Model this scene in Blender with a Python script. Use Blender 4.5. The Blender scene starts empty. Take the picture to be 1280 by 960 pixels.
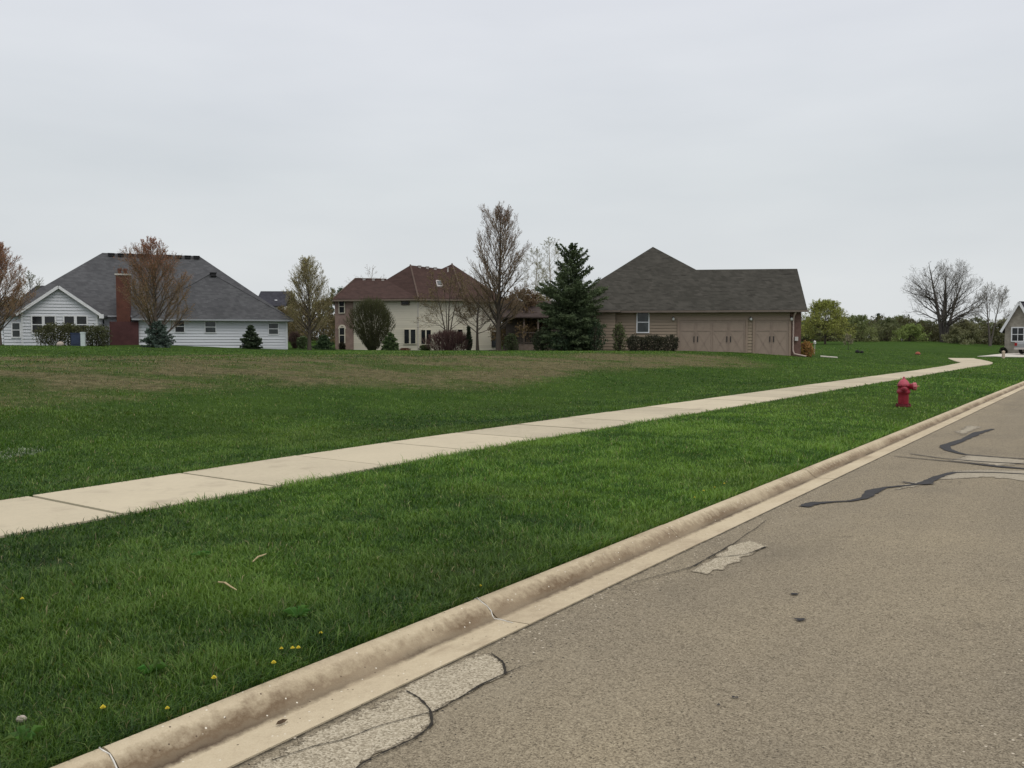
import bpy, math, random
import numpy as np
from mathutils import Vector, Matrix

SC = bpy.context.scene
COL = SC.collection
R = math.radians
F = 1086.0                      # focal length in pixels of a 1280 wide frame
PITCH = math.atan((480-428)/F)
CP, SP = math.cos(PITCH), math.sin(PITCH)
CAMH = 1.6

# ------------------------------------------------------------------ projection helpers (used only to measure positions)
def ray(u, v):
    a = (u-640)/F; b = (480-v)/F
    return np.array([a, CP+b*SP, b*CP-SP])
def W(u, v, D):
    r = ray(u, v); k = D/r[1]
    return np.array([r[0]*k, D, CAMH+r[2]*k])

# ------------------------------------------------------------------ noise
def _h(ix, iy, seed):
    n = (ix.astype(np.int64)*374761393 + iy.astype(np.int64)*668265263 + seed*974634721) & 0x7fffffff
    n = ((n ^ (n >> 13))*1274126177) & 0x7fffffff
    n = n ^ (n >> 16)
    return (n & 0xffff)/65535.0
def vnoise(x, y, seed=0):
    x = np.asarray(x, float); y = np.asarray(y, float)
    ix = np.floor(x); iy = np.floor(y); fx = x-ix; fy = y-iy
    fx = fx*fx*(3-2*fx); fy = fy*fy*(3-2*fy)
    a = _h(ix, iy, seed); b = _h(ix+1, iy, seed); c = _h(ix, iy+1, seed); d = _h(ix+1, iy+1, seed)
    return (a*(1-fx)+b*fx)*(1-fy)+(c*(1-fx)+d*fx)*fy
def fbm(x, y, seed=0, oct=3):
    t = 0; amp = 1; tot = 0
    for k in range(oct):
        t = t+amp*vnoise(np.asarray(x)*2**k, np.asarray(y)*2**k, seed+k*7); tot += amp; amp *= .5
    return t/tot
def ss(a):
    a = np.clip(a, 0, 1); return a*a*(3-2*a)

# ------------------------------------------------------------------ street frame: s runs along the street, t to its left
TH = math.atan((1400-640)/F)
DS = np.array([math.sin(TH), math.cos(TH)]); NT = np.array([-math.cos(TH), math.sin(TH)])
def ST(x, y): return x*DS[0]+y*DS[1], x*NT[0]+y*NT[1]
def XY(s, t): return s*DS[0]+t*NT[0], s*DS[1]+t*NT[1]
T_ROAD, T_KERB = 2.71, 3.095
T_W0, T_W1 = 7.12, 8.72          # the walk
T_FAR = -6.6
H4 = np.array([49.0, 86.0])
def terrain(x, y, relief=True):
    x = np.asarray(x, float); y = np.asarray(y, float)
    s, t = ST(x, y)
    z = .066+.069*ss((t-3.1)/2.5)-.06*(1-ss((s-2.5)/8))*ss((t-4.5)/2.2)*(1-ss((t-10)/5))
    z = z-.07*ss((t-9)/1.5)*(1-ss((t-12.5)/3))
    z = z+.86*ss((t-11)/15)
    z = z+.40*ss((-x-16)/14)*ss((y-40)/15)
    z = z-.30*np.exp(-((x+3)**2/160+(y-86)**2/150))
    z = z+.78*ss((y-90)/45)
    z = z+.45*np.exp(-((x-H4[0])**2+(y-H4[1])**2)/150)
    if relief:
        k = ss((t-3.2)/.8)
        k = k*(1-.8*((t > T_W0-.5) & (t < T_W1+.5)))
        z = z+k*(.05*(fbm(x*.9, y*.9, 3)-.5)+.05*(vnoise(x*.22, y*.22, 5)-.5))
    road = (t < T_KERB-.02) & (t > T_FAR-.4)
    z = np.where(road, -.07, z)
    z = np.where(t <= T_FAR-.4, .09, z)
    return z
def TZ(x, y): return float(terrain(np.array([x]), np.array([y]), False)[0])
def ground(u, v, zfn=TZ):
    r = ray(u, v); k = .5
    D0 = 2.0; prev = None
    for i in range(4000):
        D = D0*1.0025**i
        kk = D/r[1]; x = r[0]*kk; z = CAMH+r[2]*kk
        if z <= zfn(x, D): return np.array([x, D, zfn(x, D)])
        if D > 400: break
    return np.array([x, D, zfn(x, D)])
def plane(u, v, z):
    r = ray(u, v); k = (z-CAMH)/r[2]
    return np.array([r[0]*k, r[1]*k, z])
def gz(u, D):
    """ground point under pixel column u at forward distance D"""
    x = (u-640)/F*D*1.0
    return x, D, TZ(x, D)

# ------------------------------------------------------------------ materials
def newmat(name):
    m = bpy.data.materials.new(name); m.use_nodes = True
    nt = m.node_tree; nt.nodes.clear()
    out = nt.nodes.new('ShaderNodeOutputMaterial'); b = nt.nodes.new('ShaderNodeBsdfPrincipled')
    nt.links.new(b.outputs[0], out.inputs[0])
    return m, nt, b
class N:
    def __init__(s, nt): s.nt = nt
    def n(s, typ, **kw):
        nd = s.nt.nodes.new(typ)
        for k, v in kw.items():
            if hasattr(nd, k): setattr(nd, k, v)
        return nd
    def put(s, sock, v):
        if hasattr(v, 'node'): s.nt.links.new(v, sock)
        else:
            if isinstance(v, (tuple, list)) and len(v) == 3 and sock.type == 'RGBA': v = (*v, 1)
            sock.default_value = v
    def noise(s, vec, scale, detail=3, rough=.55, dist=0):
        nd = s.n('ShaderNodeTexNoise'); s.put(nd.inputs['Vector'], vec)
        nd.inputs['Scale'].default_value = scale; nd.inputs['Detail'].default_value = detail
        nd.inputs['Roughness'].default_value = rough; nd.inputs['Distortion'].default_value = dist
        return nd.outputs['Fac']
    def voro(s, vec, scale, feat='F1', out='Color'):
        nd = s.n('ShaderNodeTexVoronoi', feature=feat); s.put(nd.inputs['Vector'], vec)
        nd.inputs['Scale'].default_value = scale
        return nd.outputs[out]
    def ramp(s, f, stops):
        nd = s.n('ShaderNodeValToRGB'); s.put(nd.inputs[0], f)
        e = nd.color_ramp.elements
        while len(e) < len(stops): e.new(.5)
        for el, (p, c) in zip(e, stops):
            el.position = p
            if isinstance(c, (int, float)): c = (c, c, c)
            el.color = (*c, 1)
        return nd.outputs[0]
    def mix(s, f, a, b, mode='MIX'):
        nd = s.n('ShaderNodeMix', data_type='RGBA', blend_type=mode)
        s.put(nd.inputs[0], f); s.put(nd.inputs[6], a); s.put(nd.inputs[7], b)
        return nd.outputs[2]
    def math(s, op, a, b=0.0, c=0.0, clamp=False):
        nd = s.n('ShaderNodeMath', operation=op, use_clamp=clamp)
        s.put(nd.inputs[0], a); s.put(nd.inputs[1], b); s.put(nd.inputs[2], c)
        return nd.outputs[0]
    def obj(s): return s.n('ShaderNodeTexCoord').outputs['Object']
    def pos(s): return s.n('ShaderNodeNewGeometry').outputs['Position']
    def sep(s, v):
        nd = s.n('ShaderNodeSeparateXYZ'); s.put(nd.inputs[0], v); return nd.outputs
    def comb(s, x, y, z):
        nd = s.n('ShaderNodeCombineXYZ')
        for i, v in enumerate((x, y, z)): s.put(nd.inputs[i], v)
        return nd.outputs[0]
    def st(s):
        p = s.sep(s.pos())
        a = s.math('ADD', s.math('MULTIPLY', p[0], float(DS[0])), s.math('MULTIPLY', p[1], float(DS[1])))
        b = s.math('ADD', s.math('MULTIPLY', p[0], float(NT[0])), s.math('MULTIPLY', p[1], float(NT[1])))
        return a, b, p[2]
    def bump(s, h, strength, dist, bsdf):
        nd = s.n('ShaderNodeBump'); nd.inputs['Strength'].default_value = strength; nd.inputs['Distance'].default_value = dist
        s.put(nd.inputs['Height'], h); s.nt.links.new(nd.outputs[0], bsdf.inputs['Normal'])
    def attr(s, name='Col'):
        nd = s.n('ShaderNodeAttribute'); nd.attribute_name = name; return nd.outputs['Color']
    def island(s): return s.n('ShaderNodeNewGeometry').outputs['Random Per Island']

def simple(name, col, rough=.7, var=.15, scale=3.0, metallic=0, spec=.3, bump=0):
    m, nt, b = newmat(name); g = N(nt)
    c = g.obj()
    f = g.noise(c, scale, 4)
    lo = tuple(x*(1-var) for x in col); hi = tuple(min(1, x*(1+var)) for x in col)
    g.put(b.inputs['Base Color'], g.ramp(f, [(.3, lo), (.7, hi)]))
    b.inputs['Roughness'].default_value = rough; b.inputs['Metallic'].default_value = metallic
    b.inputs['Specular IOR Level'].default_value = spec
    if bump: g.bump(g.noise(c, scale*6, 4), bump, .02, b)
    return m
def attrmat(name, rough=.7, trans=0.0, spec=.2):
    m, nt, b = newmat(name); g = N(nt)
    a = g.attr()
    g.put(b.inputs['Base Color'], a); b.inputs['Roughness'].default_value = rough
    b.inputs['Specular IOR Level'].default_value = spec
    if trans:
        t = g.n('ShaderNodeBsdfTranslucent'); g.put(t.inputs[0], g.mix(1.0, a, (1.25, 1.25, .7), 'MULTIPLY'))
        mx = g.n('ShaderNodeMixShader'); mx.inputs[0].default_value = trans
        nt.links.new(b.outputs[0], mx.inputs[1]); nt.links.new(t.outputs[0], mx.inputs[2])
        nt.links.new(mx.outputs[0], [n for n in nt.nodes if n.type == 'OUTPUT_MATERIAL'][0].inputs[0])
    return m
def siding(name, col, var=.06):
    m, nt, b = newmat(name); g = N(nt)
    c = g.obj(); isl = g.island()
    f = g.math('ADD', g.math('MULTIPLY', g.noise(c, .8, 3), .5), g.math('MULTIPLY', isl, .5))
    g.put(b.inputs['Base Color'], g.ramp(f, [(.25, tuple(x*(1-var) for x in col)), (.75, tuple(x*(1+var) for x in col))]))
    b.inputs['Roughness'].default_value = .55; b.inputs['Specular IOR Level'].default_value = .25
    return m
def shingles(name, c0, c1, streak=None):
    m, nt, b = newmat(name); g = N(nt)
    p = g.sep(g.obj())
    row = g.math('MULTIPLY', p[2], 9.0)                   # courses, about 0.14 m along the slope
    cell = g.comb(g.math('MULTIPLY', g.math('ADD', p[0], g.math('MULTIPLY', p[1], .6)), 3.2), g.math('FLOOR', row), 0.0)
    wn = g.n('ShaderNodeTexWhiteNoise', noise_dimensions='2D')
    cell2 = g.comb(g.math('FLOOR', g.sep(cell)[0]), g.sep(cell)[1], 0.0)
    g.put(wn.inputs['Vector'], cell2)
    f = g.math('ADD', g.math('MULTIPLY', wn.outputs[0], .35), g.math('MULTIPLY', g.noise(g.obj(), 1.3, 5, .7), .65))
    c = g.ramp(f, [(.2, c0), (.8, c1)])
    big = g.noise(g.comb(p[0], g.math('MULTIPLY', p[1], 1.0), g.math('MULTIPLY', p[2], .35)), .5, 4, .6)
    c = g.mix(g.math('MULTIPLY', g.ramp(big, [(.45, 0), (.7, 1)]), .45), c, tuple(x*.8 for x in c0))
    if streak: 
        sn = g.noise(g.comb(g.math('MULTIPLY', p[0], .8), 0.0, g.math('MULTIPLY', p[2], 6.0)), 1.0, 2)
        low = g.ramp(p[2], [(0.0, 1), (1.0, 0)])
        c = g.mix(g.math('MULTIPLY', g.ramp(sn, [(.62, 0), (.68, 1)]), .55), c, streak)
    g.put(b.inputs['Base Color'], c); b.inputs['Roughness'].default_value = .95; b.inputs['Specular IOR Level'].default_value = .1
    fr = g.math('FRACT', row)
    g.bump(g.math('ADD', fr, g.math('MULTIPLY', wn.outputs[0], .7)), .35, .03, b)
    return m
def brick(name, c1, c2, mortar, sc=4.2, axis='x'):
    m, nt, b = newmat(name); g = N(nt)
    p = g.sep(g.obj())
    hx = g.math('ADD', p[0], p[1])
    bt = g.n('ShaderNodeTexBrick'); g.put(bt.inputs['Vector'], g.comb(hx, p[2], 0.0))
    g.put(bt.inputs['Color1'], c1); g.put(bt.inputs['Color2'], c2); g.put(bt.inputs['Mortar'], mortar)
    bt.inputs['Scale'].default_value = sc; bt.inputs['Mortar Size'].default_value = .025
    f = g.noise(g.obj(), 2.0, 4)
    g.put(b.inputs['Base Color'], g.mix(.5, bt.outputs[0], g.ramp(f, [(.3, tuple(x*.7 for x in c1)), (.7, tuple(x*1.2 for x in c2))])))
    b.inputs['Roughness'].default_value = .9; b.inputs['Specular IOR Level'].default_value = .15
    g.bump(bt.outputs[1], -.3, .01, b)
    return m
def glassmat(name, col=(.012, .014, .016)):
    m, nt, b = newmat(name); g = N(nt)
    f = g.noise(g.obj(), 1.2, 2)
    g.put(b.inputs['Base Color'], g.ramp(f, [(.35, tuple(c*.6 for c in col)), (.65, tuple(c*1.6 for c in col))]))
    b.inputs['Roughness'].default_value = .12; b.inputs['Specular IOR Level'].default_value = .45
    return m
def paint(name, col, rough=.4, wear=.25):
    m, nt, b = newmat(name); g = N(nt)
    c = g.obj(); f = g.noise(c, 9, 5, .65)
    g.put(b.inputs['Base Color'], g.ramp(f, [(.3, tuple(x*(1-wear) for x in col)), (.5, col), (.75, tuple(min(1, x*(1+wear)+.01) for x in col))]))
    b.inputs['Roughness'].default_value = rough; b.inputs['Specular IOR Level'].default_value = .4
    g.bump(g.noise(c, 60, 3), .15, .004, b)
    return m

M = {}
M['white_siding'] = siding('white_vinyl_siding', (.62, .64, .68))
M['tan_siding'] = siding('tan_siding', (.285, .225, .165))
M['cream_siding'] = siding('cream_siding', (.60, .56, .46), .05)
M['white_trim'] = simple('white_trim', (.72, .73, .75), .5, .06)
M['tan_trim'] = simple('tan_trim', (.27, .205, .16), .55, .08)
M['grey_trim'] = simple('grey_gutter', (.30, .31, .33), .5, .08)
M['bronze_trim'] = simple('dark_brown_gutter', (.17, .135, .105), .5, .12)
M['tan_gutter'] = simple('brown_grey_gutter', (.15, .12, .10), .5, .12)
M['pink_pipe'] = simple('beige_downspout', (.42, .33, .29), .5, .08)
M['grey_roof'] = shingles('grey_shingles', (.062, .063, .067), (.112, .113, .118))
M['dark_roof'] = shingles('charcoal_shingles', (.042, .040, .034), (.080, .075, .065), (.022, .020, .018))
M['brown_roof'] = shingles('brown_shingles', (.046, .028, .024), (.078, .047, .040))
M['porch_roof'] = shingles('dark_brown_shingles', (.05, .038, .034), (.085, .066, .060))
M['slate_roof'] = shingles('slate_shingles', (.035, .035, .042), (.065, .065, .078))
M['ridge_tile'] = simple('ridge_caps', (.095, .064, .050), .9, .15)
M['red_brick'] = brick('red_brick', (.095, .036, .026), (.125, .048, .034), (.13, .105, .09))
M['maroon_wall'] = brick('maroon_brick', (.075, .032, .033), (.095, .040, .041), (.10, .07, .065))
M['dark_brick'] = brick('brown_brick', (.11, .062, .052), (.16, .09, .075), (.17, .14, .12))
M['pink_brick'] = brick('dusty_pink_brick', (.20, .135, .115), (.27, .19, .16), (.30, .26, .23))
M['stone'] = brick('stacked_stone', (.24, .215, .18), (.36, .33, .28), (.26, .24, .21), 2.4)
M['glass'] = glassmat('window_glass')
M['glass_grey'] = glassmat('window_glass_with_blind', (.034, .042, .044))
M['black_metal'] = simple('black_metal', (.02, .02, .022), .5, .2)
M['dark_vent'] = simple('dark_vent', (.02, .02, .022), .8, .2)
M['pale_vent'] = simple('pale_vent', (.45, .42, .40), .7, .1)
M['door_tan'] = simple('garage_door_paint', (.285, .222, .178), .55, .05)
M['door_dark'] = simple('garage_door_trim', (.27, .208, .168), .55, .06)
M['porch_wood'] = simple('stained_wood', (.085, .068, .058), .8, .25, 5)
M['porch_light'] = simple('pale_stained_wood', (.17, .13, .11), .8, .2, 5)
M['screen'] = simple('insect_screen', (.035, .03, .028), .9, .2)
M['concrete_cap'] = simple('concrete_cap', (.5, .48, .44), .9, .1)
M['blue_box'] = paint('dark_blue_painted_metal', (.022, .035, .075), .45)
M['pale_green_box'] = paint('pale_painted_metal', (.50, .56, .55), .45, .1)
M['red_paint'] = paint('weathered_red_paint', (.27, .018, .036), .42, .35); M['faded_red'] = paint('sun_faded_red_paint', (.38, .055, .085), .5, .3)
M['red_dark'] = paint('dark_red_paint', (.13, .010, .016), .5, .4)
M['pink_paint'] = paint('faded_pink_paint', (.46, .12, .14), .5, .2)
M['brass'] = simple('dull_brass', (.35, .22, .10), .5, .2, 20, .5)
M['silver'] = paint('silver_car_paint', (.30, .31, .32), .3, .08)
M['tyre'] = simple('tyre_rubber', (.015, .015, .016), .85, .2, 10)
M['red_lens'] = simple('red_lens', (.30, .02, .02), .25, .1)
M['post_wood'] = simple('pale_post', (.50, .40, .31), .8, .15, 8)
M['orange'] = simple('orange_plastic', (.30, .085, .045), .6, .2, 6)
M['rock'] = simple('dark_rock', (.02, .02, .02), .9, .3, 8)
M['leaf'] = attrmat('foliage', .65, .25)
M['needle'] = attrmat('needles', .7, .1)
M['bark'] = attrmat('bark_and_twigs', .9, 0, .1)
M['blade'] = attrmat('grass_blades', .5, .3, .3)
M['flower'] = simple('yellow_petals', (.72, .58, .05), .7, .2, 30)
M['stick'] = simple('dry_stick', (.46, .36, .20), .8, .2, 20)
M['stone_pale'] = simple('pale_stone', (.42, .36, .31), .9, .25, 20)
M['lamp_glass'] = simple('frosted_lamp_glass', (.6, .6, .58), .3, .05)
M['bark_brown'] = simple('dry_leaf', (.07, .045, .025), .9, .3, 60)
M['mulch'] = simple('dark_mulch', (.028, .018, .013), 1, .4, 12)

# -- ground cover
def mk_lawn():
    m, nt, b = newmat('lawn_soil_and_grass'); g = N(nt)
    p = g.pos(); dry = g.sep(g.attr('Dry'))
    n1 = g.noise(p, .35, 4, .6); n2 = g.noise(p, 3.5, 5, .7); n3 = g.noise(p, 28, 3, .7)
    f = g.math('ADD', g.math('ADD', g.math('MULTIPLY', n1, .30), g.math('MULTIPLY', n2, .40)), g.math('MULTIPLY', n3, .30))
    green = g.ramp(f, [(.32, (.020, .038, .008)), (.46, (.036, .074, .012)), (.58, (.055, .100, .017)), (.74, (.095, .14, .034))])
    tan = g.ramp(g.math('ADD', g.math('MULTIPLY', n2, .5), g.math('MULTIPLY', n3, .5)), [(.33, (.045, .034, .018)), (.47, (.105, .092, .046)), (.60, (.19, .168, .085)), (.72, (.34, .295, .17))])
    mask = g.math('ADD', dry[0], g.math('MULTIPLY', g.math('SUBTRACT', n2, .5), .9))
    mask = g.ramp(mask, [(.10, 0), (.95, 1)])
    c = g.mix(mask, green, tan)
    g.put(b.inputs['Base Color'], c); b.inputs['Roughness'].default_value = 1; b.inputs['Specular IOR Level'].default_value = .05
    g.bump(g.math('ADD', n3, g.math('MULTIPLY', n2, 1.2)), .9, .05, b)
    return m
def mk_asphalt():
    m, nt, b = newmat('bleached_asphalt'); g = N(nt)
    p = g.pos(); s, t, z = g.st()
    stone = g.sep(g.voro(p, 175))[0]; stone2 = g.sep(g.voro(p, 85))[1]
    fine = g.noise(p, 160, 3, .7)
    f = g.math('ADD', g.math('ADD', g.math('MULTIPLY', stone, .50), g.math('MULTIPLY', stone2, .22)), g.math('MULTIPLY', fine, .28))
    c = g.ramp(f, [(.14, (.05, .042, .031)), (.26, (.135, .113, .080)), (.45, (.222, .187, .132)), (.65, (.275, .235, .168)), (.84, (.36, .312, .228)), (.94, (.52, .46, .35))])
    big = g.noise(p, .45, 4, .6)
    c = g.mix(1.0, c, g.ramp(big, [(.3, (.97, .97, .985)), (.7, (1.20, 1.19, 1.16))]), 'MULTIPLY')
    # wheel paths polished paler, along the street
    wp = g.noise(g.comb(g.math('MULTIPLY', s, .05), g.math('MULTIPLY', t, .9), 0.0), 1.0, 3)
    c = g.mix(1.0, c, g.ramp(wp, [(.35, (.93, .93, .94)), (.65, (1.07, 1.06, 1.04))]), 'MULTIPLY')
    blot = g.noise(g.comb(g.math('MULTIPLY', s, .35), g.math('MULTIPLY', t, .7), 0.0), 1.0, 5, .65)
    c = g.mix(g.ramp(blot, [(.56, 0), (.72, .38)]), c, (.135, .115, .085))
    c = g.mix(g.ramp(blot, [(.28, .28), (.42, 0)]), c, (.34, .295, .215))
    # hairline cracks
    cr = g.voro(g.comb(g.math('ADD', s, g.math('MULTIPLY', g.noise(p, 3, 3), .8)), g.math('ADD', t, g.math('MULTIPLY', g.noise(p, 2.6, 3), .8)), 0.0), .55, 'DISTANCE_TO_EDGE', 'Distance')
    cm = g.math('MULTIPLY', g.ramp(cr, [(.003, 1), (.008, 0)]), g.ramp(g.noise(p, .5, 2), [(.58, 0), (.68, .75)]))
    c = g.mix(cm, c, (.05, .042, .034))
    # grit and moss collected against the gutter
    ed = g.math('ADD', t, g.math('MULTIPLY', g.noise(p, 14, 3), .05))
    em = g.ramp(g.math('SUBTRACT', ed, 2.66), [(.045, 0), (.07, .9)])
    c = g.mix(em, c, (.03, .026, .018))
    # loose pale stones
    sp = g.voro(p, 26, 'F1', 'Distance'); spm = g.math('MULTIPLY', g.ramp(sp, [(.13, 1), (.17, 0)]), g.math('GREATER_THAN', g.sep(g.voro(p, 26))[2], .90))
    c = g.mix(spm, c, (.60, .53, .42))
    sd = g.math('MULTIPLY', g.ramp(sp, [(.12, 1), (.2, 0)]), g.math('LESS_THAN', g.sep(g.voro(p, 26))[2], .08))
    c = g.mix(sd, c, (.03, .028, .026))
    g.put(b.inputs['Base Color'], c); b.inputs['Roughness'].default_value = .92; b.inputs['Specular IOR Level'].default_value = .15
    g.bump(g.math('ADD', stone, fine), .55, .006, b)
    return m
def edge_blend(g, p, stone, fine, c):
    e = g.sep(g.attr('Edge'))[0]; n = g.math('ADD', g.math('MULTIPLY', g.noise(p, 22, 4, .7), .7), g.math('MULTIPLY', stone, .3))
    m = g.ramp(g.math('ADD', e, g.math('MULTIPLY', g.math('SUBTRACT', n, .5), 1.6)), [(.38, 0), (.58, 1)])
    base = g.ramp(g.math('ADD', g.math('MULTIPLY', stone, .6), g.math('MULTIPLY', fine, .4)), [(.2, (.10, .084, .06)), (.5, (.225, .19, .137)), (.8, (.31, .265, .195))])
    return g.mix(m, base, c)
def mk_worn():
    m, nt, b = newmat('worn_bare_aggregate'); g = N(nt)
    p = g.pos()
    stone = g.sep(g.voro(p, 130))[0]; fine = g.noise(p, 150, 3, .7); big = g.noise(p, 5, 4)
    f = g.math('ADD', g.math('ADD', g.math('MULTIPLY', stone, .5), g.math('MULTIPLY', fine, .3)), g.math('MULTIPLY', big, .2))
    c = g.ramp(f, [(.15, (.09, .075, .05)), (.32, (.27, .23, .165)), (.55, (.42, .365, .27)), (.8, (.56, .50, .385))])
    c = edge_blend(g, p, stone, fine, c)
    g.put(b.inputs['Base Color'], c); b.inputs['Roughness'].default_value = .95; b.inputs['Specular IOR Level'].default_value = .1
    g.bump(stone, .6, .005, b)
    return m
def mk_faint():
    m, nt, b = newmat('faded_pale_asphalt'); g = N(nt)
    p = g.pos(); stone = g.sep(g.voro(p, 120))[0]; n = g.noise(p, 6, 4, .7)
    f = g.math('ADD', g.math('MULTIPLY', stone, .4), g.math('MULTIPLY', n, .6))
    g.put(b.inputs['Base Color'], edge_blend(g, p, stone, n, g.ramp(f, [(.3, (.24, .205, .148)), (.48, (.30, .26, .19)), (.65, (.38, .33, .245))]))); b.inputs['Roughness'].default_value = .95
    return m
def mk_kerb():
    m, nt, b = newmat('stained_kerb_concrete'); g = N(nt)
    p = g.pos(); s, t, z = g.st(); isl = g.island()
    n1 = g.noise(p, 1.1, 4); n2 = g.noise(p, 18, 4, .7); n3 = g.noise(p, 120, 2)
    f = g.math('ADD', g.math('ADD', g.math('MULTIPLY', n1, .4), g.math('MULTIPLY', n2, .35)), g.math('MULTIPLY', n3, .25))
    f = g.math('ADD', f, g.math('MULTIPLY', g.math('SUBTRACT', isl, .5), .12))
    c = g.ramp(f, [(.3, (.38, .305, .21)), (.5, (.52, .435, .30)), (.7, (.60, .515, .37))])
    # back of the kerb is a little browner than the flag
    c = g.mix(g.ramp(g.math('SUBTRACT', t, 2.5), [(.47, 0), (.56, .14)]), c, (.34, .26, .18))
    # brown silt stain on the lower face, in patches along the street
    d = g.math('ABSOLUTE', g.math('SUBTRACT', g.math('ADD', t, g.math('MULTIPLY', g.math('SUBTRACT', n2, .5), .10)), 2.968))
    st_ = g.ramp(g.noise(g.comb(g.math('MULTIPLY', s, .75), 0.0, 0.0), 1.0, 3), [(.34, .30), (.56, 1.0)])
    band = g.math('MULTIPLY', g.ramp(d, [(.0, 1), (.07, 0)]), st_)
    c = g.mix(g.math('MULTIPLY', band, .88), c, (.115, .072, .040))
    # dark silt in the flow line
    d2 = g.math('ABSOLUTE', g.math('SUBTRACT', g.math('ADD', t, g.math('MULTIPLY', g.math('SUBTRACT', n2, .5), .05)), 2.935))
    c = g.mix(g.math('MULTIPLY', g.ramp(d2, [(.0, .95), (.034, 0)]), g.ramp(n1, [(.35, .45), (.6, 1)])), c, (.075, .052, .034))
    pat = g.ramp(g.noise(g.comb(g.math('MULTIPLY', s, 1.6), g.math('MULTIPLY', t, 5.0), 0.0), 1.0, 3), [(.60, 0), (.70, .38)])
    c = g.mix(pat, c, (.24, .175, .115))
    # popped aggregate specks
    v = g.voro(p, 42, 'F1', 'Distance'); vc = g.sep(g.voro(p, 42))
    c = g.mix(g.math('MULTIPLY', g.ramp(v, [(.16, 1), (.22, 0)]), g.math('GREATER_THAN', vc[0], .92)), c, (.72, .66, .55))
    c = g.mix(g.math('MULTIPLY', g.ramp(v, [(.14, 1), (.24, 0)]), g.math('LESS_THAN', vc[0], .06)), c, (.09, .065, .045))
    g.put(b.inputs['Base Color'], c); b.inputs['Roughness'].default_value = .9; b.inputs['Specular IOR Level'].default_value = .2
    g.bump(g.math('ADD', n2, n3), .35, .008, b)
    return m
def mk_walk(name='sidewalk_concrete', base=(.50, .435, .315)):
    m, nt, b = newmat(name); g = N(nt)
    p = g.pos(); isl = g.island()
    n1 = g.noise(p, .9, 5, .6); n2 = g.noise(p, 14, 4, .7); n3 = g.noise(p, 150, 2)
    f = g.math('ADD', g.math('ADD', g.math('MULTIPLY', n1, .4), g.math('MULTIPLY', n2, .3)), g.math('MULTIPLY', n3, .3))
    f = g.math('ADD', f, g.math('MULTIPLY', g.math('SUBTRACT', isl, .5), .30))
    c = g.ramp(f, [(.28, tuple(x*.80 for x in base)), (.5, base), (.72, tuple(x*1.12 for x in base))])
    c = g.mix(g.ramp(g.noise(p, 2.6, 4), [(.56, 0), (.74, .5)]), c, (.32, .265, .195))
    v = g.voro(p, 9, 'F1', 'Distance'); vc = g.sep(g.voro(p, 9))
    c = g.mix(g.math('MULTIPLY', g.ramp(v, [(.06, .8), (.1, 0)]), g.math('GREATER_THAN', vc[0], .93)), c, (.12, .08, .05))
    g.put(b.inputs['Base Color'], c); b.inputs['Roughness'].default_value = .88; b.inputs['Specular IOR Level'].default_value = .2
    g.bump(g.math('ADD', n2, n3), .25, .006, b)
    return m
M['lawn'] = mk_lawn(); M['asphalt'] = mk_asphalt(); M['worn'] = mk_worn(); M['faint'] = mk_faint(); M['kerb'] = mk_kerb(); M['walk'] = mk_walk()
M['drive'] = mk_walk('driveway_concrete', (.56, .52, .46))
M['tar'] = simple('bitumen_sealant', (.036, .034, .034), .7, .25, 14, 0, .15)
M['crackfill'] = simple('open_crack', (.030, .026, .020), 1, .3, 30)
M['caulk'] = simple('white_joint_sealant', (.62, .60, .55), .7, .2, 40)
def mk_water():
    m, nt, b = newmat('puddle_water'); g = N(nt)
    g.put(b.inputs['Base Color'], g.ramp(g.noise(g.pos(), 4, 3), [(.3, (.05, .055, .04)), (.7, (.09, .095, .08))]))
    b.inputs['Roughness'].default_value = .08; b.inputs['Specular IOR Level'].default_value = .5
    return m
M['water'] = mk_water()

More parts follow.
